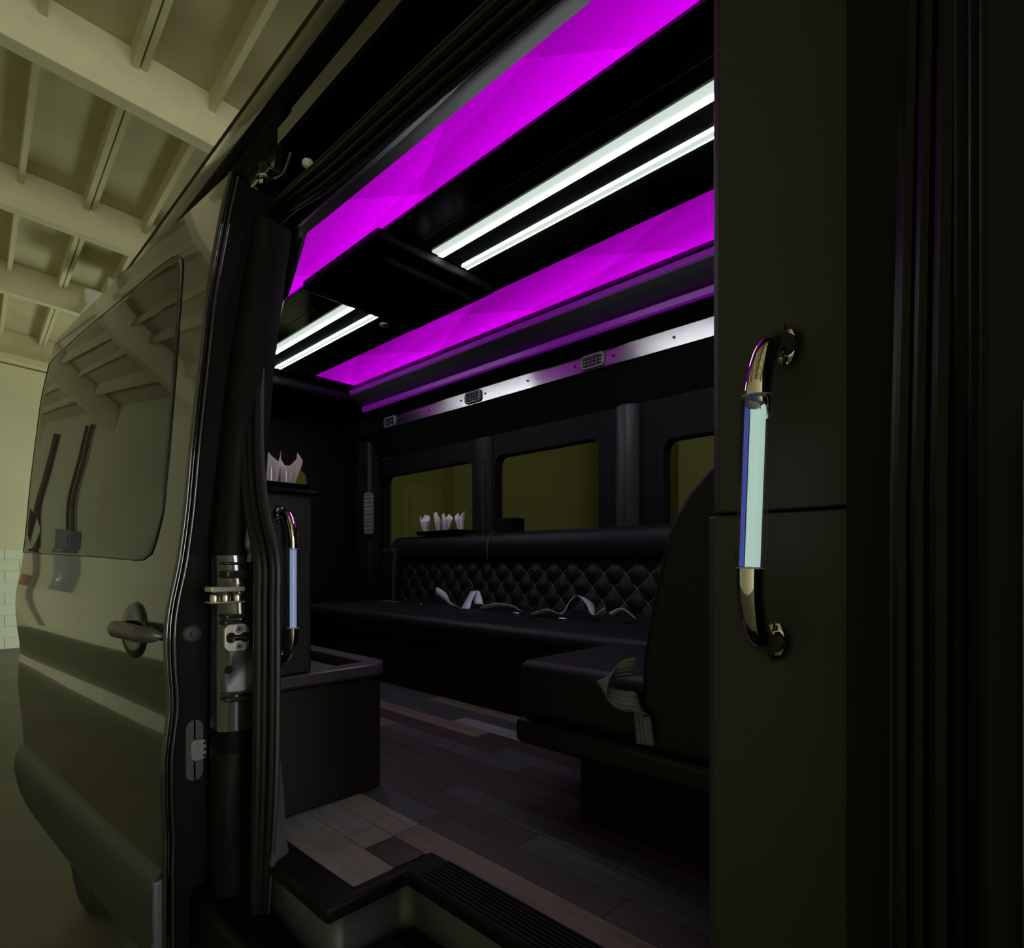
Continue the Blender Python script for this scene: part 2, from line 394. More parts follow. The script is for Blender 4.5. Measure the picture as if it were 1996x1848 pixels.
# top roller bracket, bolt, stop
p = onY(514, 352, .575)
b_ = MB().box(p.x - .10, p.x + .035, .575, .62, p.z + .012, p.z + .02).build('roller_bracket', M_JAMB, van, bevel=.002)
MB().tube([(p.x - .015, .585, p.z + .02), (p.x - .015, .585, p.z + .05)], .014, 14).build('roller', M_RUB, b_)
MB().disc((p.x, .575, p.z - .012), (0, 0, 1), .0105, .016, 6).build('bolt_head', M_CHROME, b_)
MB().disc((p.x, .575, p.z + .004), (0, 0, 1), .016, .005, 16).build('washer', M_STEEL, b_)
MB().tube(smooth_path([(p.x, .59, p.z + .01), (p.x + .05, .60, p.z + .005), (p.x + .07, .61, p.z + .05)], 5), .004, 6).build('bracket_wire', M_JAMB, b_)
MB().tube([(p.x - .03, .575, p.z - .005), (p.x - .11, .56, p.z - .07)], .008, 6).build('bracket_arm', M_JAMB, b_)
p = onY(603, 320, .60)
MB().disc((p.x, p.y, p.z), (0.3, -1, -.5), .011, .012, 14, dome=.006).build('door_stop', mat('white_nylon', (.55, .52, .5), .4), van)

# ---- weatherstrip around the opening
seal_px = [(494, 1905), (498, 1700), (503, 1500), (505, 1300), (505, 1180), (506, 1110), (500, 1060), (489, 1010), (481, 950), (477, 880), (477, 800), (480, 700), (486, 600), (493, 530), (503, 475), (520, 428), (548, 392), (590, 354), (640, 311), (800, 163), (985, -5), (1110, -120)]
def on_side(u, v, off=0.0):
    Y = .5
    for _ in range(12):
        p = onY(u, v, Y); Y = sideY(p.z) + off
    return onY(u, v, Y)
seal = smooth_path([on_side(u, v) for u, v in seal_px], 5)
last = seal[-1]
seal += [Vector((x, last.y, last.z)) for x in (-.4, -.2)]
seal += [Vector((-.11, last.y - .005, last.z - .02)), Vector((-.065, last.y - .02, last.z - .08))]
for z in (2.2, 2.0, 1.8, 1.6, 1.3, 1.0, .75): seal.append(Vector((-.055, sideY(z) + .03, z)))
def offs(path, dx, dy, dz):
    out = []
    c = Vector((-.65, .5, 1.6))
    for p in path:
        d = (p - c); d.y = 0
        # offset away from the opening centre in the XZ plane, box-like
        e = Vector((d.x / .65, 0, d.z / .85)); m = max(abs(e.x), abs(e.z))
        n = Vector((math.copysign(abs(e.x / m) ** 6, e.x), 0, math.copysign(abs(e.z / m) ** 6, e.z))).normalized()
        out.append(p + n * dx + Vector((0, dy, dz)))
    return out
ws = MB().tube(seal, .0085, 8); ws.tube(offs(seal, -.014, .006, 0), .0065, 8); ws.tube(offs(seal, -.026, .016, 0), .007, 8); ws.tube(offs(seal, .009, -.004, 0), .004, 6)
ws.build('weatherstrip', M_RUB, van)
# flat flange that carries the seal
fl1 = offs(seal, .012, 0.006, 0); fl2 = offs(seal, -.036, .026, 0)
mb = MB().loft([fl1, fl2], closed=False); mb.build('opening_flange', M_PILLAR, van, solid=.004)
# interior lining from the seal to the inner edge of the header and the rear pillar
inner = [on for on in [onY(535, 1905, .60), onY(535, 1700, .60), onY(536, 1500, .60), onY(537, 1300, .60), onY(537, 1180, .60), onY(537, 1110, .60), onY(530, 1060, .62), onY(520, 1010, .64), onY(517, 950, .66), onY(517, 880, .68), onY(518, 800, .70), onY(524, 740, .70), onY(530, 690, .70), onY(538, 640, .70), onY(548, 592, .70), onY(563, 570, .71), onY(572, 520, .72), onY(580, 470, .73), onY(640, 419, .74), onY(800, 288, .75), onY(985, 136, .75), onY(1150, 0, .75)]]
lin_o = [on_side(u, v, .022) + Vector((0.012, 0, 0)) for u, v in seal_px]
ip = smooth_path(inner, 4); op = smooth_path(lin_o, 4)
n_ = len(op)
back = []
for p in ip:                                   # turn the edge inwards so the trim has depth
    back.append(p + Vector((-.10, .10, 0)) if p.z < CZ + .80 else p + Vector((-.03, .05, .10)))
k = 0
for i, p in enumerate(ip):
    f = min(1, max(0, (i - 4 * 12) / 16))
    back[i] = p + Vector((-.14, .05, 0)).lerp(Vector((0, .06, .22)), f)
MB().loft([op, ip, back], closed=False).build('pillar_and_header_trim', M_MATTE, van, solid=.004, angle=60)
# straight run of the header lining to the front
hz = ip[-1].z
hd = [(.64, CZ + .905), (.75, hz), (.80, CZ + 1.12), (.91, CLZ + .01), (.91, CLZ + .05), (.66, CLZ + .05)]
MB().prism(hd, 'x', ip[-1].x - .02, -.05).build('header_trim', M_VINYL, van)
MB().prism([(.66, CZ + .86), (.76, CZ + .93), (.82, CZ + 1.12), (.91, CLZ + .01), (.91, CLZ + .05), (.66, CLZ + .05)], 'x', -4.2, ip[-1].x - .02).build('header_trim', M_VINYL, van)

# ---- rear pillar jamb behind the seal (gloss paint, pressed steel)
JX = -1.235
jy0 = .425
def jam(v0, v1, du0=0, du1=0, dx=0.0, name='door_jamb', m=M_JAMB, bev=.006, y1=.52):
    z1 = onX(460, v0, JX).z; z0 = onX(460, v1, JX).z
    return MB().box(JX - .05, JX + dx, jy0, y1, z0, z1).build(name, m, van, bevel=bev, seg=3)
# backing column
zs_j = np.linspace(.55, 2.35, 40)
rings = []
for z in zs_j:
    q = z - CZ; y = sideY(z)
    push = .010 * math.sin(q * 9.0) + .006 * math.sin(q * 23 + 1)
    x = JX - .02 - max(0, q) * .10
    rings.append([(x + push, y - .032, z), (x + .012 + push * .6, y - .015, z), (x + .016, y + .01, z), (x + .01, y + .05, z), (x - .06, y + .05, z), (x - .06, y - .03, z)])
zt = lambda v: onX(460, v, JX).z
za, zb2 = zt(1425), zt(1045)
for lo_, hi_, m_ in ((0, za, M_MATTE), (za, zb2, M_JAMB), (zb2, 9, M_MATTE)):  # matt black top and bottom stand in for shade on the gloss jamb
    sel = [r for r in rings if lo_ - .05 <= r[0][2] <= hi_]
    MB().loft(sel).build('door_jamb', m_, van, angle=70)
# ledges, ribs and recess edges pressed into the jamb
for v0, v1, dx in ((1096, 1101, .012), (1112, 1127, .020), (1196, 1206, .014), (1208, 1218, .008), (1348, 1353, .010), (1356, 1365, .018)):
    MB().box(JX - .03, JX + dx, .436, .497, zt(v1), zt(v0)).build('jamb_ledge', M_JAMB, van, bevel=.003, seg=2)
for c in ((1040, .445), (1205, .452)):
    pass
MB().tube(smooth_path([(JX + .012, .484, zt(1030)), (JX + .014, .480, zt(1062)), (JX + .013, .486, zt(1080)), (JX + .012, .483, zt(1096))], 6), .007, 8).build('jamb_rib', M_JAMB, van)
# lower smooth panel of the jamb
M_JP = mat('satin_jamb_panel', (.030, .036, .042), .34, spec=.6)
pr = []
for z in np.linspace(zt(1352), zt(1262), 14):
    t = (z - zt(1262)) / (zt(1352) - zt(1262)); row = []
    for y in np.linspace(.436 + .004 * math.sin(t * 6), .498, 7):
        row.append((JX + .002 + .19 * (y - .436) + .0025 * math.sin(t * 5 + (y - .43) * 60), y, z))
    pr.append(row)
MB().loft(pr, closed=False).build('jamb_panel', M_JP, van, solid=.004, angle=80)
MB().disc((JX + .012, .441, zt(1302)), (1, 0, 0), .008, .004, 14).build('jamb_plug', M_NOSE, van)
# striker plate with loop and two screws
sz0, sz1 = zt(1268), zt(1214); sy0, sy1 = onX(438, 1240, JX + .02).y, onX(487, 1240, JX + .02).y
sp = MB().prism(rrect(sy0, sy1, sz0, sz1, .014), 'x', JX + .008, JX + .020).build('striker_plate', M_SPLATE, van, bevel=.002)
cy, cz_ = (sy0 + sy1) / 2, (sz0 + sz1) / 2
mb = MB().prism(rrect(sy0 + .003, cy - .004, cz_ - .010, cz_ + .012, .009), 'x', JX + .0195, JX + .0212)
mb.prism(rrect(cy + .004, sy1 - .001, cz_ - .010, cz_ + .010, .009), 'x', JX + .0195, JX + .0212)
mb.prism([(cy - .014, cz_ - .007), (cy + .016, cz_ - .007), (cy + .016, cz_ + .006), (cy - .014, cz_ + .006)], 'x', JX + .0195, JX + .0208)
mb.build('striker_slot', M_NOSE, sp)
MB().tube([(JX + .018, cy - .012, cz_ - .001), (JX + .034, cy - .012, cz_ - .001), (JX + .034, cy + .014, cz_ - .001), (JX + .018, cy + .014, cz_ - .001)], .0035, 8).build('striker_loop', M_CHROME, sp)
for zz in (sz1 - .011, sz0 + .011):
    MB().disc((JX + .0195, cy + .003, zz), (1, 0, 0), .0085, .0025, 18).build('screw', M_STEEL, sp)
    MB().disc((JX + .0215, cy + .003, zz), (1, 0, 0), .004, .0012, 6).build('screw_recess', M_SCREW, sp)
# door hinge arm (centre roller arm)
ay0, ay1 = onX(412, 1158, JX + .03).y, onX(479, 1158, JX + .03).y
az0, az1 = onX(450, 1176, JX + .03).z, onX(450, 1143, JX + .03).z
ha = MB().box(JX - .01, JX + .030, ay0, ay1, az1 - .012, az1).build('hinge_arm', M_STEEL, van, bevel=.002)
MB().box(JX - .01, JX + .030, ay0, ay1, az0, az0 + .004).build('hinge_arm_flange', M_STEEL, ha, bevel=.001)
for yy in (ay0 + .012, (ay0 + ay1) / 2, ay1 - .010):
    MB().lathe((JX + .014, yy, az0 + .004), [(.009, 0), (.0095, .006), (.009, .012), (.008, .014)], 14).build('arm_roller', M_STEEL, ha)

# ---- lower rear trim panel beside the cabinet
q = [onY(536, 1445, .53), onY(548, 1490, .535), onY(554, 1560, .535), onY(556, 1620, .53), onZ(564, 1666, FLZ), onZ(529, 1692, FLZ), onY(531, 1560, .50)]
MB().loft([q, [p + Vector((-.12, .01, 0)) for p in q]]).build('lower_pillar_trim', mat('satin_pillar_trim', (.075, .085, .082), .4), van)

# ---- sill, step well, nosing
NX0, NY0, NY1, NX1 = -1.16, .487, .655, -.905   # sill ledge then the well
SW = CZ - .70                                  # lower tread
# floor deck (sub-floor) and its planks
dk = MB().box(-4.2, NX1 - .03, .52, 2.5, FLZ - .03, FLZ - .006); dk.box(NX1 - .03, -.06, NY1 + .06, 2.5, FLZ - .03, FLZ - .006)
deck = dk.build('floor_deck', M_LINER, van, smooth=False)
def wood(name, c, seed):
    m = bpy.data.materials.new(name); m.use_nodes = True; nt = m.node_tree; b = nt.nodes['Principled BSDF']
    tc = nt.nodes.new('ShaderNodeTexCoord'); mp = nt.nodes.new('ShaderNodeMapping'); mp.inputs['Scale'].default_value = (3.5, 46, 1); mp.inputs['Location'].default_value = (seed, seed * 1.7, 0)
    nt.links.new(tc.outputs['Object'], mp.inputs[0])
    n = nt.nodes.new('ShaderNodeTexNoise'); n.inputs['Scale'].default_value = 1; n.inputs['Detail'].default_value = 6; n.inputs['Roughness'].default_value = .65
    nt.links.new(mp.outputs[0], n.inputs['Vector'])
    mp2 = nt.nodes.new('ShaderNodeMapping'); mp2.inputs['Scale'].default_value = (7, 11, 1); nt.links.new(tc.outputs['Object'], mp2.inputs[0])
    n2 = nt.nodes.new('ShaderNodeTexNoise'); n2.inputs['Scale'].default_value = 1; n2.inputs['Detail'].default_value = 3; nt.links.new(mp2.outputs[0], n2.inputs['Vector'])
    mx = nt.nodes.new('ShaderNodeMath'); mx.operation = 'MULTIPLY_ADD'; mx.inputs[1].default_value = .6; nt.links.new(n.outputs['Fac'], mx.inputs[0])
    m3 = nt.nodes.new('ShaderNodeMath'); m3.operation = 'MULTIPLY'; m3.inputs[1].default_value = .4; nt.links.new(n2.outputs['Fac'], m3.inputs[0]); nt.links.new(m3.outputs[0], mx.inputs[2])
    r = nt.nodes.new('ShaderNodeValToRGB'); r.color_ramp.elements[0].position = .32; r.color_ramp.elements[1].position = .68
    r.color_ramp.elements[0].color = (*[x * .55 for x in c], 1); r.color_ramp.elements[1].color = (*[x * 1.3 for x in c], 1)
    nt.links.new(mx.outputs[0], r.inputs[0]); nt.links.new(r.outputs[0], b.inputs['Base Color'])
    b.inputs['Roughness'].default_value = .45
    return m
W_BEIGE = wood('plank_beige', (.23, .20, .165), 1.0); W_TAN = wood('plank_tan', (0.164, 0.119, 0.094), 4.0)
W_GREY = wood('plank_grey', (0.050, 0.054, 0.056), 7.0); W_RED = wood('plank_red_brown', (0.041, 0.025, 0.024), 9.0)
W_DARK = wood('plank_dark_brown', (0.044, 0.033, 0.029), 12.0); W_PALE = wood('plank_pale_grey', (.21, .20, .20), 15.0)
pal = [W_GREY, W_RED, W_DARK, W_GREY, W_TAN, W_RED, W_PALE]
plank_meshes = {}
def plank(x0, x1, y0, y1, m):
    o = MB().box(x0 + .0008, x1 - .0008, y0 + .0008, y1 - .0008, FLZ - .006, FLZ).build('plank', m, deck, smooth=False)
    return o
rows = [.573 + .075 * i for i in range(15)]
fixed = {0: [(-1.9, W_PALE), (-1.20, W_PALE), (-.93, W_BEIGE)],
         1: [(-1.75, W_GREY), (-1.12, W_PALE), (-1.045, W_BEIGE), (-.93, W_DARK)],
         2: [(-1.95, W_GREY), (-1.31, W_GREY), (-1.05, W_BEIGE), (-.30, W_TAN)],
         3: [(-1.62, W_RED), (-1.06, W_GREY), (-.55, W_DARK)],
         4: [(-2.1, W_DARK), (-1.42, W_GREY), (-.82, W_RED), (-.3, W_GREY)],
         5: [(-1.8, W_GREY), (-1.16, W_RED), (-.62, W_GREY)],
         6: [(-2.2, W_PALE), (-1.52, W_RED), (-.9, W_RED)],
         7: [(-2.4, W_RED), (-1.80, W_PALE), (-1.0, W_RED)]}
for i, y in enumerate(rows):
    y0 = y if i else .552
    y1 = y + .075
    xend = -.935 if y1 <= .74 else -.30
    if i == 2: pass
    x = -3.4; segs = []
    for xe, m in fixed.get(i, []):
        if xe > x: segs.append((x, min(xe, xend), m)); x = xe
    while x < xend - .02:
        L_ = R.uniform(.55, .95); segs.append((x, min(x + L_, xend), R.choice(pal))); x += L_
    for a, b, m in segs:
        while b - a > 1.05:
            plank(a, a + .8, y0, y1, R.choice(pal)); a += .8
        if b - a > .02:
            if i == 2 and b > -.92: plank(a, b, .7385, y1, m) if a > -.95 else plank(a, b, y0, y1, m)
            else: plank(a, b, y0, y1, m)
# black nosing around the floor edge (L shaped), ribbed on the long run
def nose(poly, name='step_nosing', m=M_NOSE): return MB().prism(poly, 'z', FLZ - .030, FLZ + .004).build(name, m, van, bevel=.010, seg=3)
nose([(-1.16, NY0), (NX1, NY0), (NX1, NY1), (-.10, NY1), (-.10, .7375), (-.933, .7375), (-.933, .560), (-1.16, .553)])
for yy in np.arange(.664, .732, .009):
    MB().box(-.87, -.12, yy, yy + .0045, FLZ + .003, FLZ + .0065).build('nosing_rib', M_NOSE, van)
# risers with rounded corners
path = [(-1.30, NY0 + .012), (NX1 - .012 - .03, NY0 + .012)]
c1 = (NX1 - .042, NY0 + .042)
path += [(c1[0] + .03 * math.sin(a), c1[1] - .03 * math.cos(a)) for a in np.linspace(0, math.pi / 2, 7)]
c2 = (NX1 - .012 + .035, NY1 - .023)
path += [(c2[0] - .035 * math.cos(a), c2[1] + .035 * math.sin(a)) for a in np.linspace(0, math.pi / 2, 7)]
path += [(-.05, NY1 + .012)]
r1 = [(x, y, FLZ - .012) for x, y in path]; r0 = [(x, y, SW - .12) for x, y in path]
MB().loft([r0, r1], closed=False).build('step_riser', M_STEP, van, solid=.004, angle=60)
# lower tread and its rounded kick
MB().prism([(-.90, .30), (-.05, .30), (-.05, NY1 + .01), (-.90, NY1 + .01)], 'z', SW - .05, SW).build('step_tread', M_NOSE, van, bevel=.01)
MB().box(-1.35, -.05, .405, .492, .42, FLZ - .10).build('sill', M_MATTE, van, bevel=.02, seg=3)
MB().box(-1.32, -.06, .43, .60, .40, SW - .06).build('rocker_box', M_LINER, van)

# ---- linings
# far wall lining with window holes
FW = 2.5
def ring_panel(mb, cell, hole, r, y, depth):
    cx, cz = (hole[0] + hole[1]) / 2, (hole[2] + hole[3]) / 2
    hp = rrect(hole[0], hole[1], hole[2], hole[3], r, 6)
    outer = []
    for (x, z) in hp:
        dx, dz = x - cx, z - cz
        ts = []
        if abs(dx) > 1e-6: ts.append(((cell[1] - cx) / dx) if dx > 0 else ((cell[0] - cx) / dx))
        if abs(dz) > 1e-6: ts.append(((cell[3] - cz) / dz) if dz > 0 else ((cell[2] - cz) / dz))
        t = min(ts); outer.append((cx + dx * t, cz + dz * t))
    # snap the nearest outer points to the cell corners
    for c in ((cell[0], cell[2]), (cell[1], cell[2]), (cell[0], cell[3]), (cell[1], cell[3])):
        j = min(range(len(outer)), key=lambda i: (outer[i][0] - c[0]) ** 2 + (outer[i][1] - c[1]) ** 2); outer[j] = c
    mb.loft([[(x, y, z) for x, z in outer], [(x, y, z) for x, z in hp], [(x, y + depth, z) for x, z in hp]], True, False)
    return hp
wins = [(-3.756, -2.74, .10, .672, -4.2, -2.635, .055), (-2.53, -1.745, .10, .668, -2.635, -1.56, .055), (-1.366, -.55, .10, .600, -1.56, -.05, .06)]
mb = MB(); zlo, zhi = FLZ, CZ + .95
panes = []
for x0, x1, a, b, c0, c1_, r in wins:
    hp = ring_panel(mb, (c0, c1_, zlo, zhi), (x0, x1, CZ + a, CZ + b), r, FW, .07)
    panes.append(hp)
mb.build('far_wall_lining', M_LINER, van, angle=50)
for hp in panes:
    MB().prism(hp, 'y', FW + .062, FW + .067).build('window_pane', M_TINT, van, smooth=False)
    MB().tube([(x, FW + .058, z) for x, z in hp] + [(hp[0][0], FW + .058, hp[0][1])], .007, 6, caps=False).build('window_gasket', M_RUB, van)
MB().box(-4.5, 1.2, FW + .07, FW + .09, .4, CZ + .09).build('far_body_side', M_PAINT, van)
MB().box(-4.5, 1.2, FW - .02, FW + .06, CZ + .95, CZ + 1.38).build('far_upper_lining', M_LINER, van)
# window pillar casings on the far wall
for x0, x1, pr_ in ((-2.735, -2.545, .03), (-1.64, -1.49, .05)):
    pts = [(x0, FW), (x0 + .02, FW - pr_ * .6), (x0 + .05, FW - pr_), (x1 - .05, FW - pr_), (x1 - .015, FW - pr_ * .5), (x1, FW)]
    MB().prism(pts, 'z', CZ + .12, CZ + .80).build('window_pillar_casing', M_PILLAR if pr_ > .04 else M_VINYL, van, bevel=.008)
# casing ridge between the rear windows
MB().tube([(-2.60, FW - .032, CZ + .13), (-2.605, FW - .032, CZ + .65)], .008, 8).build('casing_ridge', M_PILLAR, van)
# rear wall with window
RX = -4.2
mb = MB(); cells = ((1.50, 2.56),); holes = ((1.62, 2.12),)
for (c0, c1_), (h0, h1) in zip(cells, holes):
    hp = ring_panel(mb, (c0, c1_, FLZ, CZ + 1.30), (h0, h1, CZ + .12, CZ + .73), .08, 0, .06)
mb.v = [(RX - y, x, z) for x, y, z in mb.v]
mb.build('rear_wall_lining', M_VINYL, van, angle=50)
MB().prism([(.57, FLZ), (1.505, FLZ), (1.505, CZ + 1.30), (.72, CZ + 1.28), (.66, CZ + .85), (.57, CZ)], 'x', RX - .02, RX).build('rear_door_lining', M_VINYL, van)
for h0, h1 in holes:
    MB().prism([(x, z) for x, z in rrect(h0, h1, CZ + .12, CZ + .73, .08, 6)], 'x', RX - .06, RX - .055).build('window_pane', M_TINT, van, smooth=False)
# rear corner post with louvred grille
rp = MB().prism([(-4.05, 2.5), (-3.93, 2.36), (-3.80, 2.40), (-3.78, 2.5)], 'z', FLZ, CZ + .95).build('rear_corner_post', M_VINYL, van, bevel=.02)
g0 = onY(716, 962, 2.40); g1 = onY(735, 1042, 2.40)
gp = MB()
gc = Vector(((g0.x + g1.x) / 2, 2.375, (g0.z + g1.z) / 2)); gh = (g0.z - g1.z) / 2; gw = .045
tx = Vector((.94, .30, 0)).normalized(); nn = Vector((.3, -.94, 0)).normalized()
def gpt(a, b, d): q = gc + tx * a + nn * d; return (q.x, q.y, q.z + b)
ol = rrect(-gw, gw, -gh, gh, .03)
gr = MB().loft([[gpt(a, b, 0) for a, b in ol], [gpt(a, b, .012) for a, b in ol]]).build('post_grille', M_VENTF, van, bevel=.002)
for k in range(11):
    zz = -gh + .012 + k * (2 * gh - .024) / 10
    MB().loft([[gpt(-gw * .8, zz - .005, .010), gpt(gw * .8, zz - .005, .010), gpt(gw * .8, zz + .004, .010), gpt(-gw * .8, zz + .004, .010)], [gpt(-gw * .8, zz - .003, .017), gpt(gw * .8, zz - .003, .017), gpt(gw * .8, zz + .006, .017), gpt(-gw * .8, zz + .006, .017)]]).build('slat', mat('pale_slat', (.30, .29, .32), .5), gr)
# near wall lining behind the cabinet, partition, ceiling substrate
zl = [FLZ, 1.3, 1.6, 1.9, 2.2, 2.45, 2.7, 2.85]
MB().loft([[(x, sideY(z) + .075, z) for z in zl] + [(x, sideY(z) + .09, z) for z in reversed(zl)] for x in (-4.2, -1.42)]).build('near_wall_lining', M_LINER, van)
MB().box(-.13, -.07, .56, 2.5, .5, CZ + 1.3).build('partition', M_LINER, van)
MB().box(-4.2, -.07, .66, 2.5, CLZ + .05, CLZ + .07).build('ceiling_substrate', M_LINER, van)

# ---- front padded panel with the grab handle, pillar return
PYY = .70
XL, XR = ray(1384, 500)[0] / ray(1384, 500)[1] * PYY, ray(1675, 500)[0] / ray(1675, 500)[1] * PYY
seamz = onY(1520, 996, PYY).z
def pad(z0, z1, dxl, name):
    pts = [(XL + dxl - .004, PYY + .05), (XL + dxl, PYY + .010), (XL + dxl + .012, PYY), (XR - .004, PYY), (XR, PYY + .004), (XR, PYY + .09), (XL + dxl + .02, PYY + .09)]
    MB().prism([(XR + .001, PYY + .002), (XR + .03, PYY - .055), (-.075, .592), (-.062, .580), (-.052, .60), (-.07, PYY + .09), (XR + .001, PYY + .09)], 'z', z0, z1).build('pillar_return', M_VINYL, van, bevel=.005, seg=3)
    return MB().prism(pts, 'z', z0, z1).build(name, M_PANEL, van, bevel=.006, seg=3)
pad(seamz + .0015, CZ + 1.30, 0, 'upper_padded_panel'); pad(.55, seamz - .0015, -.006, 'lower_padded_panel')
# front pillar jamb strips at the edge of the opening
for x, y0, y1, m in ((-.052, .545, .60, M_MATTE), (-.040, .50, .55, M_LINER), (-.030, .475, .52, M_MATTE), (-.022, .44, .49, M_LINER)):
    MB().box(x - .010, x + .03, y0, y1, .5, 2.65).build('pillar_jamb_strip', m, van, bevel=.005, seg=3)
for x, y, m in ((-.047, .535, M_RUB), (-.034, .487, M_GLOSSRUB)):
    MB().tube([(x, y, .5), (x, y, 2.6)], .006, 8).build('pillar_seal', m, van)
pz = onY(1840, 1498, .55)
MB().disc((pz.x - .002, .548, pz.z), (-1, -.4, 0), .005, .004, 10).build('pillar_screw', M_CHROME, van)

# ---- rear wheel
wh = MB(); wc = Vector((-3.10, .50, .36))
def wring(r, y): return [(wc.x + r * math.cos(a), y, wc.z + r * math.sin(a)) for a in np.linspace(0, 2 * math.pi, 40, endpoint=False)]
wh.loft([wring(.215, .52), wring(.24, .502), wring(.30, .495), wring(.345, .515), wring(.36, .54), wring(.36, .70), wring(.34, .73), wring(.22, .74)])
tyre = wh.build('rear_tyre', M_TYRE, van)
MB().loft([wring(.215, .515), wring(.20, .515), wring(.19, .54), wring(.06, .54), wring(.05, .515)]).build('wheel_rim', M_ALLOY, tyre)

# ================================================================== SLIDING DOOR
door = thing('sliding_door', 'glossy black sliding van door with dark window, slid back beside the opening', 'van door', (-2.0, .35, .5))
LX, TX = -1.34, -2.66
lead = [(445, 340), (430, 400), (415, 480), (399, 570), (388, 680), (379, 761), (366, 879), (356, 996), (347, 1063), (340, 1112), (326, 1165), (317, 1221), (318, 1302), (327, 1378), (318, 1430), (311, 1489), (313, 1586), (317, 1638), (314, 1697)]
trail = [(112, 665), (96, 708), (75, 800), (60, 900), (50, 1000), (45, 1078), (40, 1110), (34, 1165), (37, 1205), (40, 1240), (36, 1290), (36, 1340), (38, 1385), (40, 1412)]
lp = sorted([(onX(u, v, LX).z, onX(u, v, LX).y) for u, v in lead]); tp = sorted([(onX(u, v, TX).z, onX(u, v, TX).y) for u, v in trail])
lz, ly = np.array(lp).T; tz, ty = np.array(tp).T
ZB, ZT = .93, lz.max()
zz_ = np.linspace(min(lz.min(), tz.min()), ZT, 160)
lead_i = np.interp(zz_, lz, ly)
def gsm(a, s):
    kk = np.exp(-.5 * (np.arange(-40, 41) / s) ** 2); kk /= kk.sum(); return np.convolve(np.pad(a, 40, mode='reflect', reflect_type='odd'), kk, 'valid')
lead_s = gsm(lead_i, 3.0)
diff = np.polyfit(tz, ty - np.interp(tz, zz_, lead_s), 2)
def skinY(s, z):
    return float(np.interp(z, zz_, lead_s)) + s * float(np.polyval(diff, z))
def skinP(s, z, off=0.0):
    bow = -.003 * math.sin(math.pi * s)
    return Vector((LX + (TX - LX) * s, skinY(s, z) - off + bow, z))
def proj(p):
    p = Vector(p); rel = p - Vector((0, 0, CZ)); d = rel.x * FX + rel.y * FY; rr = rel.x * FY - rel.y * FX
    return PX + F * rr / d, PY - F * rel.z / d
def on_door(u, v):
    best = None
    lo_s, hi_s, lo_z, hi_z = -.05, 1.1, .4, ZT + .1
    for it in range(5):
        c = [(s, z) for s in np.linspace(lo_s, hi_s, 17) for z in np.linspace(lo_z, hi_z, 17)]
        best = min(c, key=lambda q: (lambda P: (P[0] - u) ** 2 + (P[1] - v) ** 2)(proj(skinP(*q))))
        ws_, wz_ = (hi_s - lo_s) / 6, (hi_z - lo_z) / 6
        lo_s, hi_s, lo_z, hi_z = best[0] - ws_ / 2, best[0] + ws_ / 2, best[1] - wz_ / 2, best[1] + wz_ / 2
    return best
ZCL = lz.min() + .005                           # top of the lower cladding
NS, NZ = 24, 90
def topz(s): return ZT - .05 * s                # the door head falls a little to the rear
grid = [[skinP(s, ZCL + (topz(s) - ZCL) * j / NZ) for j in range(NZ + 1)] for s in np.linspace(0, 1, NS + 1)]
# outer skin, turned in at the leading edge, the head and the rear
mb = MB().loft(grid, closed=False)
edge = [[p + Vector((.004, .004, 0)) for p in grid[0]], [p + Vector((.005, .012, 0)) for p in grid[0]], [p + Vector((-.006, .018, 0)) for p in grid[0]]]
mb.loft([grid[0]] + edge, closed=False)
mb.loft([grid[-1], [p + Vector((-.003, .008, 0)) for p in grid[-1]], [p + Vector((.01, .03, 0)) for p in grid[-1]]], closed=False)
hd_ = [r[-1] for r in grid]
mb.loft([hd_, [p + Vector((0, .012, .012)) for p in hd_], [p + Vector((0, .04, .016)) for p in hd_], [p + Vector((0, .05, .0)) for p in hd_]], closed=False)
mb.build('door_skin', M_PAINT, door, angle=60)
# black edge frame (leading face) and inner panel
ef0 = [p + Vector((-.004, .016, 0)) for p in grid[0]]
ef1 = [p + Vector((-.006, .055, 0)) for p in grid[0]]
def wob(z): return .106 + .010 * math.sin((z - 1.0) * 9)
ef2 = [Vector((LX - .010, p.y + wob(p.z), p.z)) for p in grid[0]]
ef3 = [p + Vector((-.10, 0.02, 0)) for p in ef2]
low = lambda r: [Vector((r[0].x, r[0].y, .46)), Vector((r[0].x, r[0].y, .6))] + r
mb = MB().loft([low(ef0), low(ef1), low(ef2), low(ef3)], closed=False)
ip0 = low(ef3); ip1 = [Vector((TX + .03, p.y - .06, min(p.z, ZT - .09))) for p in ip0]
mb.loft([ip0, ip1], closed=False); mb.build('edge_frame', M_MATTE, door, angle=60)
# double rubber lip on the leading edge
e1 = [p + Vector((.010, .004, 0)) for p in grid[0]]; e2 = [p + Vector((.006, .020, 0)) for p in grid[0]]
e1 = [Vector((e1[0].x, e1[0].y, .55))] + e1; e2 = [Vector((e2[0].x, e2[0].y, .55))] + e2
MB().tube(e1, .0055, 10).build('edge_lip', M_GLOSSRUB, door); MB().tube(e2, .0048, 10).build('edge_lip', M_GLOSSRUB, door)
# window pane
win_px = [(356, 507), (349, 500), (335, 504), (300, 530), (248, 577), (171, 640), (110, 695)]
pts = [on_door(u, v) for u, v in win_px]
top_l = pts[-1]
pts += [(0.995, top_l[1] - .01), (0.995, on_door(48, 1076)[1])]
pts += [on_door(u, v) for u, v in [(90, 1079), (150, 1082), (210, 1086), (262, 1091), (280, 1090), (296, 1078), (304, 1055), (318, 1000), (330, 880), (343, 720), (352, 600), (357, 530)]]
cs = (sum(p[0] for p in pts) / len(pts), sum(p[1] for p in pts) / len(pts))
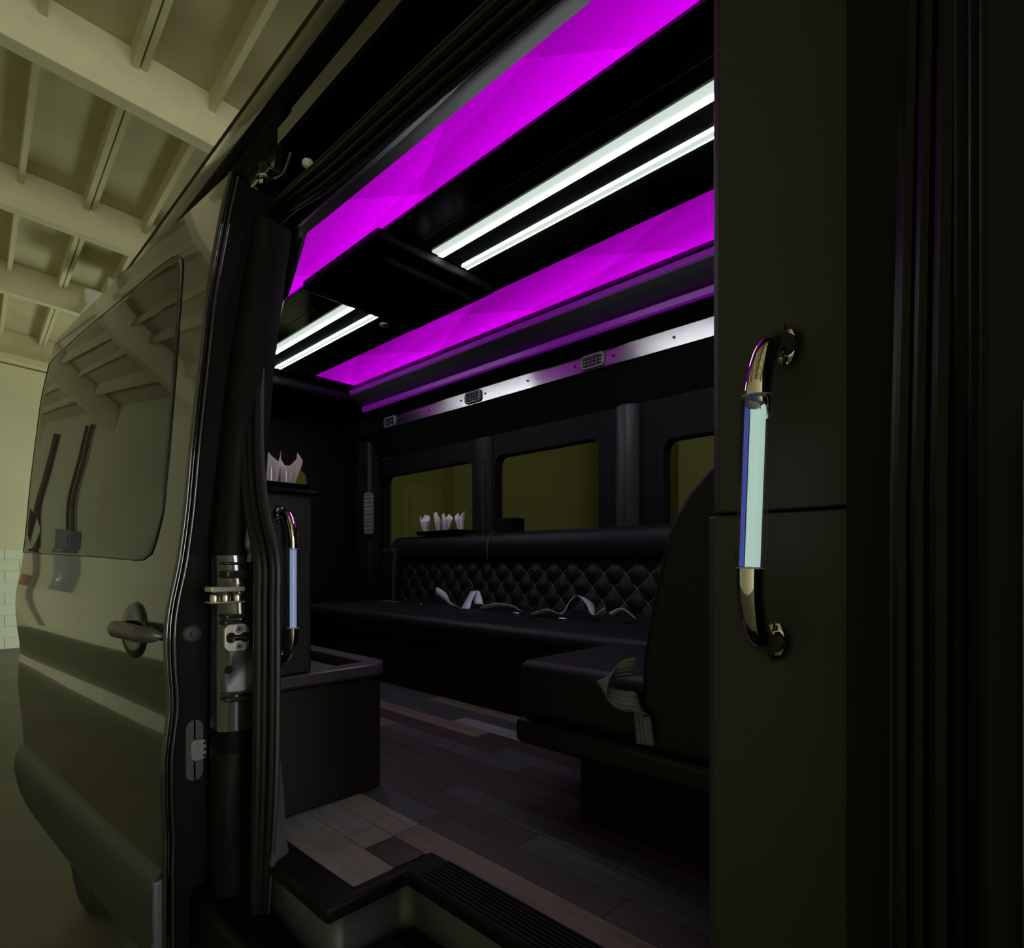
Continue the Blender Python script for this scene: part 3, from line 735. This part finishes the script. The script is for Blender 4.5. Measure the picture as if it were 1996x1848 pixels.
# finer boundary
fine = []
for i in range(len(pts)):
    a, b = pts[i], pts[(i + 1) % len(pts)]
    nseg = max(1, int(math.hypot((a[0] - b[0]) * 1.3, a[1] - b[1]) / .05))
    for k in range(nseg): fine.append((a[0] + (b[0] - a[0]) * k / nseg, a[1] + (b[1] - a[1]) * k / nseg))
def wring_(f, off): return [skinP(cs[0] + (s - cs[0]) * f, cs[1] + (z - cs[1]) * f, off) for s, z in fine]
MB().loft([wring_(1.0, .0012)] + [wring_(f, .0016) for f in (.996, .95, .9, .8, .7, .6, .5, .4, .3, .2, .1, .02)]).build('window_glass', M_DGLASS, door, angle=60)
gk = wring_(1.004, .001); MB().tube(gk + [gk[0]], .0014, 6, caps=False).build('window_gasket', M_RUB, door)
# lower cladding
cl = []
for s in np.linspace(0, 1, 20):
    x = LX + (TX - LX) * s; y = skinP(s, ZCL).y; c = []
    for dz, dy in ((.0, .012), (-.006, -.004), (-.02, -.012), (-.045, -.022), (-.10, -.024), (-.16, -.014), (-.22, .004), (-.28, .030), (-.32, .055), (-.33, .08)):
        tp_ = min(1, (1 - s) * 8 + .15) if s > .85 else 1
        c.append((x + (.006 if s == 0 else 0), y + dy, ZCL - .002 + dz))
    cl.append(c)
c0 = [(x - .0, y + .02, z) for x, y, z in cl[0]]
mb = MB().loft([[(x - .012, y + .03, z) for x, y, z in cl[0]]] + cl + [[(x - .01, y + .05, z) for x, y, z in cl[-1]]], closed=False)
mb.build('lower_cladding', M_CLAD, door, angle=60)
MB().box(LX - .01, LX + .008, skinP(0, ZCL).y - .018, skinP(0, ZCL).y + .008, ZCL - .30, ZCL - .02).build('cladding_end_cap', mat('cap_plastic', (.060, .070, .070), .45), door, bevel=.008, seg=3)
# door handle: cup recess, grip bar, lock bump
hc = on_door(262, 1228); h0 = on_door(238, 1212); h1 = on_door(317, 1226)
hb = []
S0, S1 = h0[0], h1[0]
for t in np.linspace(0, 1, 25):
    s = S0 + (S1 - S0) * t; e_ = abs(2 * t - 1)
    zc_ = hc[1] + .003 * math.sin(math.pi * t)
    base = skinP(s, zc_); outy = .040 - .010 * e_ ** 4 - .012 * e_ ** 16     # outer face of the bar, off the skin
    iny = .018 if e_ < .74 else -.002                                         # two feet reach the skin
    hh = .019 - .004 * e_ ** 4 - .007 * e_ ** 16
    ym, yr = (outy + iny) / 2, (outy - iny) / 2
    hb.append([(base.x, base.y - ym - yr * math.cos(a), zc_ + hh * math.sin(a)) for a in np.linspace(0, 2 * math.pi, 16, endpoint=False)])
MB().loft(hb).build('handle_grip', mat('handle_plastic', (.050, .046, .044), .35), door, angle=70)
sc, zc0 = hc[0], hc[1]
cup = MB()
ringsc = []
for f, off in ((1.0, .0), (.97, .005), (.9, .007), (.6, .006), (.2, .005)):
    ringsc.append([skinP(sc + .052 * f * math.cos(a) * 1.0, zc0 + .064 * f * math.sin(a), off) for a in np.linspace(0, 2 * math.pi, 28, endpoint=False)])
MB().loft(ringsc).build('handle_cup', M_PIANO, door, angle=70)
# bumper and latch on the leading face
bp_ = onX(375, 1236, LX - .004)
MB().disc((LX - .012, bp_.y, bp_.z), (1, 0, 0), .020, .010, 20, dome=.003).build('rubber_bumper', mat('matt_bumper', (.03, .03, .03), .6), door)
MB().disc((LX + .0, bp_.y, bp_.z), (1, 0, 0), .007, .004, 14).build('bumper_screw', M_SCREW, door)
l0 = onX(362, 1526, LX); l1 = onX(396, 1400, LX)
lt = MB().prism(rrect(min(l0.y, l1.y), max(l0.y, l1.y), l0.z, l1.z, .018), 'x', LX - .014, LX + .001).build('latch_plate', mat('latch_plastic', (.035, .035, .035), .5), door, bevel=.003)
lc = onX(386, 1461, LX)
MB().prism(rrect(lc.y - .016, lc.y + .016, lc.z - .024, lc.z + .024, .012), 'x', LX, LX + .006).build('latch_jaw', mat('latch_zinc', (.20, .21, .21), .4, .8), lt, bevel=.002)
for k in range(3):
    MB().disc((LX + .005, lc.y + .010, lc.z - .013 + k * .013), (1, 0, 0), .0035, .003, 10).build('latch_pin', M_CHROME, lt)
p0 = onX(447, 470, LX + .03)

# ================================================================== CEILING LIGHTING
XF, XB = -.14, -3.68
def ceil_panel(name, y0, y1, m, label, cat, z=CLZ, t=.012):
    o = MB().box(XB, XF, y0, y1, z, z + t).build(name, m, smooth=False); tag(o, label, cat); return o
ceil_panel('backlit_ceiling_light', .86, 1.2195, purple_panel('purple_backlit_near', .90, 1.222, False), 'wide magenta backlit ceiling panel on the side above the open door', 'light panel')
ceil_panel('backlit_ceiling_light', 1.8525, 2.1595, purple_panel('purple_backlit_far', 1.850, 2.166, False), 'magenta backlit ceiling panel on the window side, above the overhead duct', 'light panel')
cp = thing('headliner_strip', 'gloss black centre ceiling panel carrying white light strips', 'headliner', (-1.9, 1.54, CLZ))
MB().box(XB, XF, 1.220, 1.852, CLZ - .012, CLZ + .01).build('panel', M_PIANO, cp, bevel=.003)
MB().box(XB, XF, 1.357, 1.3605, CLZ - .0145, CLZ - .010).build('pinstripe', mat('silver_pinstripe', (.6, .6, .58), .25, 1.0), cp)
MB().box(XB, -3.62, .70, 2.4, CLZ - .02, CLZ + .05).build('rear_edge_trim', M_LINER, van, bevel=.004)
MB().box(-4.2, XB, .70, 2.45, CLZ - .10, CLZ - .03).build('rear_bulkhead', M_VINYL, van, bevel=.02)
BX0, BX1 = -2.42, -1.82
for x0, x1, nm in ((-3.62, BX0 - .01, 'behind'), (BX1 + .01, XF, 'ahead of')):
    s = thing('light_strip', 'wide white light strip on the black ceiling panel, %s the square monitor housing' % nm, 'light strip', (x0, 1.46, CLZ - .012))
    MB().box(x0, x1, 1.431, 1.466, CLZ - .019, CLZ - .0122).build('diffuser', M_LEDW, s, bevel=.002)
    MB().prism([(1.466, CLZ - .0122), (1.466, CLZ - .021), (1.490, CLZ - .017), (1.492, CLZ - .0122)], 'x', x0, x1).build('bright_edge', M_LEDW2, s)
    s = thing('light_strip', 'narrow white light strip on the black ceiling panel, %s the square monitor housing' % nm, 'light strip', (x0, 1.6, CLZ - .012))
    MB().box(x0, x1, 1.590, 1.595, CLZ - .018, CLZ - .0122).build('diffuser', M_LEDW2, s, bevel=.002)
    MB().box(x0, x1, 1.5955, 1.6185, CLZ - .017, CLZ - .0122).build('groove', M_LEDW, s)
    MB().box(x0, x1, 1.619, 1.624, CLZ - .018, CLZ - .0122).build('diffuser', M_LEDW2, s, bevel=.002)
mh = thing('monitor_housing', 'square matt black monitor housing under the middle of the ceiling', 'monitor housing', (-2.12, 1.5, CLZ - .06))
MB().box(BX0, BX1, 1.185, 1.80, CLZ - .055, CLZ - .012).build('base_plate', M_SATIN, mh, bevel=.012, seg=3)
MB().box(BX0 + .07, BX1 - .07, 1.25, 1.73, CLZ - .095, CLZ - .050).build('screen_lid', M_SATIN, mh, bevel=.02, seg=3)
p = onZ(800, 602, CLZ - .05); MB().disc((p.x, p.y, CLZ - .052), (0, 0, -1), .012, .005, 16).build('button', mat('button_grey', (.35, .35, .38), .3, .6), mh)
p = onZ(750, 636, CLZ - .02); o = MB().disc((p.x, p.y, CLZ - .0122), (0, 0, -1), .026, .006, 20).build('ceiling_sensor', mat('sensor_grey', (.18, .17, .18), .4))
tag(o, 'small round grey sensor on the black ceiling panel beside the monitor housing', 'sensor')

# ================================================================== OVERHEAD DUCT (window side)
od = thing('overhead_duct', 'long black overhead duct with silver air vent panel above the windows', 'air duct', (-2, 2.3, CZ + .95))
def cz(q): return CZ + q
MB().prism([(2.163, cz(1.272)), (2.160, cz(1.254)), (2.185, cz(1.254)), (2.185, cz(1.30))], 'x', -3.70, XF).build('black_lip', M_PIANO, od)
MB().prism([(2.164, cz(1.246)), (2.163, cz(1.220)), (2.18, cz(1.210)), (2.18, cz(1.252))], 'x', -3.70, XF).build('reflection_lip', M_REFLP, od)  # glows in place of a purple reflection in the gloss lip
MB().prism([(2.165, cz(1.211)), (2.262, cz(1.162)), (2.30, cz(1.162)), (2.30, cz(1.25)), (2.18, cz(1.25))], 'x', -3.72, XF).build('slanted_panel', M_TRIMG, od)
MB().prism([(2.266, cz(1.150)), (2.268, cz(1.116)), (2.30, cz(1.108)), (2.30, cz(1.156))], 'x', -3.69, XF).build('reflection_strip', M_REFLP, od, bevel=.004)  # emissive as well, in place of trim that mirrors the magenta panel
MB().prism([(2.272, cz(1.106)), (2.332, cz(1.058)), (2.36, cz(1.056)), (2.36, cz(1.15))], 'x', -3.72, XF).build('upper_fascia', M_TRIMG if False else M_SATIN, od)
def xat(u_): r_ = ray(u_, 700); return r_[0] / r_[1] * 2.35
kx = [xat(750), xat(838), xat(872), xat(1030), xat(1058), xat(1195), xat(1225), XF]
kt = [4.5, 4.5, -1.6, -1.6, 4.5, 4.5, -1.6, -1.6]       # slight twist of the sheet, degrees
rs_ = []
for x in np.linspace(-3.52, XF, 120):
    th = math.radians(np.interp(x, kx, kt)); dy = .042 * math.tan(th)
    rs_.append([(x, 2.350 + dy, cz(1.056)), (x, 2.350 - dy, cz(.972)), (x, 2.368, cz(.972)), (x, 2.368, cz(1.056))])
sv = MB().loft(rs_).build('silver_panel', M_ALU, od)
MB().prism([(2.346, cz(1.054)), (2.346, cz(.972)), (2.372, cz(.972)), (2.36, cz(1.06))], 'x', -3.72, -3.525).build('duct_end', M_SATIN, od)
MB().prism([(2.362, cz(.971)), (2.40, cz(.935)), (2.5, cz(.80)), (2.52, cz(1.0)), (2.38, cz(1.1))], 'x', -4.1, XF).build('lower_fascia', M_VINYL, od, bevel=.006)
tdir = Vector((0, 0, -1)); ndir = Vector((0, -1, 0))
vc0 = Vector((0, 2.346, cz(1.014)))
def vp(x, a, b, d): q = vc0 + tdir * b + ndir * d; return (x + a, q.y, q.z)
def vent(x):
    ol = rrect(-.072, .072, -.036, .036, .022); il = rrect(-.058, .058, -.026, .026, .014)
    v_ = MB().loft([[vp(x, a, b, -.002) for a, b in ol], [vp(x, a, b, .006) for a, b in ol], [vp(x, a * .95, b * .92, .009) for a, b in ol], [vp(x, a, b, .008) for a, b in il], [vp(x, a, b, .001) for a, b in il]], True, True).build('vent', M_VENTF, od, angle=50)
    for bb in (-.016, 0, .016):
        MB().loft([[vp(x, -.056, bb - .003, .003), vp(x, .056, bb - .003, .003), vp(x, .056, bb + .003, .003), vp(x, -.056, bb + .003, .003)], [vp(x, -.056, bb - .002, .009), vp(x, .056, bb - .002, .009), vp(x, .056, bb + .002, .009), vp(x, -.056, bb + .002, .009)]]).build('vent_slat', M_VENTD, v_)
    for aa in (-.035, -.012, .012, .035):
        MB().loft([[vp(x, aa - .002, -.026, .002), vp(x, aa + .002, -.026, .002), vp(x, aa + .002, .026, .002), vp(x, aa - .002, .026, .002)], [vp(x, aa - .002, -.026, .007), vp(x, aa + .002, -.026, .007), vp(x, aa + .002, .026, .007), vp(x, aa - .002, .026, .007)]]).build('vent_slat', M_VENTD, v_)
for x in (-3.443, -2.563, -1.673, -.78): vent(x)
for u_ in (836, 898, 945, 1028, 1120, 1195, 1313):
    r_ = ray(u_, 700); x = r_[0] / r_[1] * 2.346
    MB().disc(vp(x, 0, .0, -.001), ndir, .006, .003, 10).build('panel_screw', M_SCREW, od)

# ================================================================== BENCH ALONG THE WINDOWS
bn = thing('bench_seat', 'long black upholstered bench with diamond quilted back along the windows', 'bench', (-2.2, 2.0, FLZ))
SZ = CZ - .25
MB().box(-3.32, -.20, 1.62, 2.46, FLZ, SZ - .12).build('base', M_VINYL2, bn, bevel=.01)
MB().box(-3.33, -.20, 1.60, 2.30, SZ - .12, SZ).build('seat_cushion', M_VINYL2, bn, bevel=.045, seg=4)
MB().box(-3.30, -.20, 2.29, 2.47, SZ - .05, CZ + .165).build('back_frame', M_VINYL2, bn, bevel=.02)
# quilted face: pillowed diamonds
QX0, QX1, QZ0, QZ1 = -3.20, -.25, SZ - .01, CZ + .01
nx, nz = 420, 44; qv = []
for i in range(nx + 1):
    x = QX0 + (QX1 - QX0) * i / nx; col = []
    for j in range(nz + 1):
        z = QZ0 + (QZ1 - QZ0) * j / nz
        a = (x / .125 + z / .13); b = (x / .125 - z / .13)
        da = abs(a - round(a)); db = abs(b - round(b))
        h = .020 * (min(da, .5) * min(db, .5) * 4) ** .45
        lean = (z - QZ0) * .12
        col.append((x, 2.262 + lean - h, z))
    qv.append(col)
MB().loft(qv, closed=False).build('quilted_back', M_VINYL2, bn, angle=80)
st = MB()
def quilt_y(z): return 2.262 + (z - QZ0) * .12
for sg in (1, -1):
    c = math.floor(QX0 / .125 - 12)
    while c < QX1 / .125 + 20:
        seg = []
        for z in np.linspace(QZ0 + .012, QZ1 - .008, 14):
            x = (c - sg * z / .13) * .125
            if QX0 < x < QX1: seg.append((x, quilt_y(z) - .0035, z))
        if len(seg) > 3: st.tube(seg, .0013, 4)
        c += 1
sto = st.build('stitching', mat('grey_thread', (.20, .19, .19), .7), bn); sto['kind'] = 'stuff'
# headrest bolster
rb = []
for x in np.linspace(-3.30, -.22, 30):
    e = 1.0
    rb.append([(x, y, CZ + q) for y, q in [(2.30, .012), (2.262, .025), (2.248, .06), (2.252, .115), (2.272, .155), (2.31, .175), (2.40, .178), (2.46, .165), (2.46, .012)]])
MB().loft(rb).build('bolster', M_VINYL2, bn, angle=60, bevel=.01)
MB().tube([(-2.335, 2.246, CZ + .02), (-2.335, 2.244, CZ + .06), (-2.335, 2.248, CZ + .115), (-2.335, 2.268, CZ + .157), (-2.335, 2.31, CZ + .179)], .0035, 6).build('bolster_seam', M_TRIMG, bn)
# rear end of the back with piping
MB().box(-3.36, -3.19, 2.20, 2.47, SZ - .02, CZ + .10).build('end_pad', M_VINYL2, bn, bevel=.03, seg=3)
MB().tube(smooth_path([(-3.20, 2.205, SZ + .0), (-3.20, 2.205, CZ - .12), (-3.205, 2.212, CZ + .015)], 5), .011, 8).build('end_piping', M_PILLAR, bn)

# ================================================================== REAR-FACING SEAT BESIDE THE PADDED PANEL
rs = thing('rear_facing_seat', 'black upholstered seat on a recessed plinth beside the padded panel, facing rearwards', 'seat', (-.6, 1.25, FLZ))
Y0, Y1 = 1.05, 1.50
MB().box(-.80, -.14, Y0 + .02, Y1, FLZ, CZ - .455).build('plinth', M_SATIN, rs, bevel=.006)
MB().box(-.995, -.14, Y0, Y1 + .02, CZ - .457, CZ - .392).build('seat_base', M_VINYL2, rs, bevel=.018, seg=3)
MB().box(-.99, -.55, Y0 + .002, Y1 + .02, CZ - .390, CZ - .246).build('seat_cushion', M_VINYL2, rs, bevel=.03, seg=4)
bp2 = [(-.605, -.388), (-.622, -.30), (-.618, -.20), (-.60, -.10), (-.578, 0.0), (-.565, .05), (-.545, .095), (-.515, .14), (-.478, .178), (-.43, .215), (-.38, .245), (-.30, .28), (-.15, .30), (-.15, -.388)]
MB().prism([(x, CZ + q) for x, q in bp2], 'y', Y0 - .012, Y1).build('backrest', M_VINYL2, rs, bevel=.016, seg=3)

# ================================================================== CABINET AT THE REAR OF THE OPENING
cb = thing('bar_cabinet', 'black padded bar cabinet with an open bin, behind the door opening', 'cabinet', (-1.5, .74, FLZ))
CX = -1.30
bt = onX(755, 1290, CX).z
def rc(x0, x1, y0, y1, r):                     # plan with rounded front inner corner
    a = [(x0, y0), (x0, y1)]
    a += [(x1 - r + r * math.sin(t), y1 - r + r * math.cos(t)) for t in np.linspace(0, math.pi / 2, 8)]
    return a + [(x1, y0)]
pl = rc(-1.95, CX, .57, .882, .06)
mb = MB(); inner = rc(-1.90, CX - .055, .66, .838, .02)
mb.loft([[(x, y, FLZ) for x, y in pl], [(x, y, bt - .028) for x, y in pl]], True, True)
mb.build('bin_body', M_CAB, cb, bevel=.006)
# rim ring with an opening, and the well below
pr1 = rc(-1.95, CX + .006, .57, .888, .06); n_r = len(pr1)
inn = rc(-1.90, CX - .050, .662, .835, .015)
MB().loft([[(x, y, bt - .026) for x, y in pr1], [(x, y, bt) for x, y in pr1], [(x, y, bt) for x, y in inn], [(x, y, bt - .026) for x, y in inn]], True, False).build('bin_rim', M_RIM, cb, bevel=.004, angle=40)
MB().tube([(x, y, bt - .030) for x, y in pr1[1:]], .004, 6).build('rim_trim', M_NOSE, cb)
ct = onX(608, 966, CX).z
cyr = onX(608, 1100, CX).y
MB().box(-1.95, CX, .545, cyr, bt, ct).build('column', M_CAB, cb, bevel=.008, seg=3)
MB().box(-1.97, CX + .012, .545, cyr + .012, ct, ct + .010).build('column_top', M_SATIN, cb, bevel=.003)

# ---- grab handles
def flange(mb_parent, c, nrm, up, rr, thing_):
    nrm = Vector(nrm).normalized(); up = Vector(up).normalized(); sd = nrm.cross(up)
    def ring(f, d): return [c + nrm * d + (sd * math.cos(a) * .75 + up * math.sin(a)) * rr * f for a in np.linspace(0, 2 * math.pi, 28, endpoint=False)]
    MB().loft([ring(1, 0), ring(1, .003), ring(.92, .007), ring(.72, .011), ring(.45, .013)]).build('flange', M_CHROME, thing_, angle=60)
    MB().loft([[c + nrm * .0135 - sd * .0007 + up * s for s in np.linspace(-rr * .9, rr * .9, 8)], [c + nrm * .0135 + sd * .0007 + up * s for s in np.linspace(-rr * .9, rr * .9, 8)]], closed=False).build('flange_split', M_SCREW, thing_, solid=.004)
    for s in (-1, 1):
        MB().disc(c + sd * s * rr * .38 + nrm * .010 + up * rr * -.12, nrm, .0045, .004, 12, dome=.002).build('flange_screw', M_CHROME, thing_)
def grab(name, label, top, bot, out, rod_r, ac_r, core, t0, t1, wn):
    """top/bot: wall points; out: vector from the wall to the grip axis"""
    t_ = thing(name, label, 'grab handle', tuple(bot))
    ax = (top - bot).normalized(); n = out.normalized(); d = out.length
    def at(s, h): return bot + (top - bot) * s + n * h
    L_ = (top - bot).length; br = d * .9 / L_
    path_t = [at(1, 0.004), at(1, d * .35)] + [at(1 - br * (1 - math.cos(a)) * 1.4, d * .35 + d * .65 * math.sin(a)) for a in np.linspace(.2, math.pi / 2, 8)] + [at(t1, d)]
    path_b = [at(0, 0.004), at(0, d * .35)] + [at(br * (1 - math.cos(a)) * 1.4, d * .35 + d * .65 * math.sin(a)) for a in np.linspace(.2, math.pi / 2, 8)] + [at(t0, d)]
    MB().tube(path_t, rod_r, 20).build('chrome_arm', M_CHROME, t_, angle=80); MB().tube(path_b, rod_r, 20).build('chrome_arm', M_CHROME, t_, angle=80)
    MB().tube([at(t0, d), at(t1, d)], ac_r, 32).build('acrylic_grip', M_ACRYL, t_, angle=40)
    flange(None, top, wn, ax, rod_r * 1.75, t_); flange(None, bot, wn, ax, rod_r * 1.75, t_)
    sd = n.cross(ax)
    for tt in (t0, t1):
        MB().tube([at(tt, d) - ax * .0005, at(tt, d) + ax * .0005], ac_r * 1.0, 32).build('end_ring', mat('polished_acrylic_edge', (.5, .56, .56), .3), t_)
    for k, (off, m, w_) in enumerate(core):
        MB().tube([at(t0 + .004, d) + sd * off, at(t1 - .004, d) + sd * off], w_, 10).build('glow_core', m, t_)
    return t_
hy = PYY
tR = onY(1537, 678, hy); bR = onY(1515, 1248, hy)
grab('grab_handle', 'chrome grab handle with pale lit acrylic grip, on the padded panel', tR, bR, Vector((-.009, -.066, 0)), .0142, .0162,
     [(-.0078, M_CORE_A, .0028), (-.0028, M_CORE_A, .0017), (.0010, M_CORE_A, .0017), (.0050, M_CORE_A, .0019), (.0110, M_BLUE_REFL, .0024)], .25, .80, Vector((0, -1, 0)))
tL = onX(543, 1003, CX); bL = onX(543, 1283, CX)
grab('grab_handle', 'chrome grab handle with bluish lit acrylic grip, on the bar cabinet', tL, bL, Vector((.052, .010, 0)), .0125, .0142,
     [(-.0046, M_CORE_B, .0040), (.0040, M_CORE_B, .0036)], .22, .76, Vector((1, 0, 0)))

# ================================================================== TRAYS, GLASSES, NAPKINS
def tray(name, label, x0, x1, y0, y1, z):
    ol = rrect(x0, x1, y0, y1, .02); il = rrect(x0 + .012, x1 - .012, y0 + .012, y1 - .012, .014)
    t_ = thing(name, label, 'tray', ((x0 + x1) / 2, (y0 + y1) / 2, z))
    b0 = rrect(x0 + .01, x1 - .01, y0 + .01, y1 - .01, .014)
    MB().loft([[(x, y, z) for x, y in b0], [(x, y, z + .022) for x, y in ol], [(x, y, z + .024) for x, y in ol], [(x, y, z + .022) for x, y in il], [(x, y, z + .006) for x, y in il]]).build('tray_body', M_PIANO, t_)
    return t_
def tumbler(x, y, z, label, group, h=.085, r=.032):
    mb = MB().lathe((x, y, z), [(r * .80, 0), (r * .82, .002), (r, h), (r - .002, h), (r * .82 - .003, .010), (.001, .008)], 24)
    o = mb.build('glass_tumbler', M_CLEAR, angle=50); tag(o, label, 'glass', group)
def napkin(x, y, z, m, label, seed, group, h=.15, r=.028):
    rr = random.Random(seed); n = 40; rings = []
    peaks = [(rr.uniform(0, 6.28), rr.uniform(.6, 1.0)) for _ in range(3)]
    for j in range(9):
        f = j / 8; ring = []
        for k in range(n):
            a = 2 * math.pi * k / n
            pk = max([hh * max(0, 1 - abs(((a - pa + math.pi) % (2 * math.pi)) - math.pi) / 1.1) for pa, hh in peaks])
            fold = 1 + .16 * math.sin(5 * a + seed) * (1 - .3 * f)
            rad = r * (.55 + .75 * f) * fold
            lean = Vector((.012 * math.cos(seed), .012 * math.sin(seed))) * f
            zz = f * (h * (.58 + .42 * pk))
            ring.append((x + rad * math.cos(a) * (1 - .35 * f * pk) + lean.x, y + rad * math.sin(a) * (1 - .35 * f * pk) + lean.y, z + .012 + zz))
        rings.append(ring)
    o = MB().loft(rings, True, False).build('paper_napkin', m, angle=70, solid=.0012); tag(o, label, 'napkin', group)
# far tray on the bench back
tz0 = CZ + .179
c = onY(868, 1036, 2.34)
tray('serving_tray', 'black tray of napkin-filled tumblers on the bench back under the window', c.x - .22, c.x + .22, 2.26, 2.42, tz0)
ORD = ['nearest the rear corner post', 'second from the rear corner post', 'second from the square black holder', 'nearest the square black holder']
for i, u_ in enumerate((833, 852, 872, 893)):
    p = onY(u_, 1030, 2.33)
    tumbler(p.x, 2.33 + (.02 if i % 2 else -.015), tz0 + .006, 'clear tumbler with a white napkin on the bench tray, ' + ORD[i], 'tumblers on the bench tray')
    napkin(p.x, 2.33 + (.02 if i % 2 else -.015), tz0 + .006, M_NAPW, 'white folded napkin in the bench tray tumbler ' + ORD[i], 3 + i * 2, 'white napkins under the window', h=.135)
# near tray on the cabinet
c = onX(560, 952, -1.42)
tray('serving_tray', 'black tray with pinkish napkins on top of the bar cabinet column', -1.80, -1.36, .52, .70, ct + .010)
ORD2 = ['beside the door pillar', 'nearest the rear door window', 'behind the others']
for i, (u_, X_) in enumerate(((527, -1.44), (556, -1.46), (522, -1.60))):
    p = onX(u_, 940, X_)
    p.y = max(p.y, .575)
    tumbler(X_, p.y, ct + .016, 'clear tumbler with a pinkish napkin on the cabinet tray, ' + ORD2[i], 'tumblers on the cabinet tray', h=.06, r=.026)
    napkin(X_, p.y, ct + .016, M_NAPP, 'pinkish folded napkin in the cabinet tray tumbler ' + ORD2[i], 11 + i * 3, 'pinkish napkins on the cabinet', h=.105, r=.026)
# small black holder on the bench back
p = onY(992, 1036, 2.36)
o = MB().prism(rrect(p.x - .065, p.x + .065, 2.32, 2.43, .012), 'z', tz0 - .002, tz0 + .078).build('cup_holder', M_SATIN, bevel=.006); tag(o, 'small square black holder on the bench back below the second window', 'holder')

# ================================================================== SEAT BELTS
def ribbon(name, pts, widths, label, wdir, m=M_STRAP, group=None, stripes=True, n=7, buckle=None):
    """pts: centre line; wdir: per-point direction across the webbing"""
    P = smooth_path(pts, n); W = smooth_path([Vector(q) for q in wdir], n)
    t_ = thing(name, label, 'seat belt', tuple(P[0]), group)
    wv = widths
    MB().loft([[p - q.normalized() * wv / 2 for p, q in zip(P, W)], [p + q.normalized() * wv / 2 for p, q in zip(P, W)]], closed=False).build('webbing', m, t_, solid=.0018, angle=80)
    if stripes:
        for s in (-.34, -.12, .12, .34):
            for side in (1,):
                MB().loft([[p + q.normalized() * wv * (s - .035) for p, q in zip(P, W)], [p + q.normalized() * wv * (s + .035) for p, q in zip(P, W)]], closed=False).build('stripe', M_STRIPE, t_, solid=.0026, angle=80)
    if buckle is not None:
        MB().prism(rrect(buckle.x - .022, buckle.x + .022, buckle.y - .012, buckle.y + .012, .006), 'z', buckle.z, buckle.z + .010).build('tongue', M_CHROME, t_, bevel=.003)
    return t_
def BP(u, v, Y): return onY(u, v, Y)
zx = Vector((0, 0, 1)); 
ribbon('seat_belt', [BP(850, 1152, 2.18), BP(866, 1162, 2.15), BP(880, 1180, 2.10), BP(905, 1188, 2.05)], .05, 'pale folded seat belt end on the bench seat below the tray of tumblers', [(.3, 0, .9), (.6, 0, .8), (.2, -.5, .8), (.4, -.9, .1)], stripes=False)
ribbon('seat_belt', [BP(906, 1190, 2.06), BP(915, 1168, 2.12), BP(926, 1152, 2.17), BP(934, 1178, 2.12)], .06, 'pale looped seat belt standing up on the bench seat against the quilting', [(.9, .2, .1), (.9, 0, .2), (.9, 0, .1), (.9, .2, 0)], stripes=False)
ribbon('seat_belt', [BP(940, 1188, 2.06), BP(968, 1181, 2.06), BP(1000, 1184, 2.06), BP(1018, 1192, 2.06)], .05, 'flat seat belt curling off its edge on the bench seat', [(.1, -.8, .5), (.1, -.8, .6), (.1, -.8, .5), (.1, -.9, .3)], stripes=False, buckle=Vector((BP(1008, 1196, 2.0).x, 2.0, SZ)))
ribbon('seat_belt', [BP(1040, 1200, 2.0), BP(1070, 1192, 2.0), BP(1096, 1198, 2.0), BP(1112, 1172, 2.06), BP(1130, 1162, 2.08), BP(1150, 1178, 2.05), BP(1158, 1200, 2.0), BP(1180, 1192, 1.98)], .045, 'grey seat belt in a raised loop on the bench near the rearward seat', [(0, -.9, .4), (0, -.8, .5), (.3, -.8, .3), (.5, -.8, .1), (.1, -.9, .2), (-.2, -.9, .1), (.3, -.8, .2), (.2, -.5, .8)], buckle=Vector((BP(1098, 1203, 1.95).x, 1.95, SZ)))
ribbon('seat_belt', [BP(735, 1176, 2.1), BP(760, 1173, 2.12), BP(785, 1177, 2.1)], .05, 'flat seat belt end at the piped rear end of the bench', [(.1, -.9, .2), (.1, -.9, .3), (.1, -.9, .2)], stripes=False, buckle=Vector((BP(820, 1180, 2.05).x, 2.05, SZ)))
ribbon('seat_belt', [BP(1190, 1200, 2.02), BP(1215, 1190, 2.05), BP(1240, 1206, 2.02)], .045, 'short dim seat belt end on the bench behind the rearward seat', [(.1, -.8, .5), (.2, -.8, .5), (.1, -.9, .3)], stripes=False)
yb = Y0 - .012
ribbon('seat_belt', [BP(1235, 1300, yb), BP(1205, 1306, yb - .02), BP(1176, 1328, yb - .03), BP(1180, 1352, yb - .03), BP(1215, 1366, yb - .035), BP(1244, 1372, yb - .02), BP(1252, 1400, yb - .012), BP(1258, 1452, yb - .010)], .042,
       'grey striped seat belt looped over the side of the rearward seat', [(.2, 0, 1), (.4, -.2, .9), (.9, -.4, .1), (.6, -.4, -.5), (.2, -.3, -.9), (.3, -.2, -.9), (1, -.1, .2), (1, 0, .1)], m=M_STRAP2)
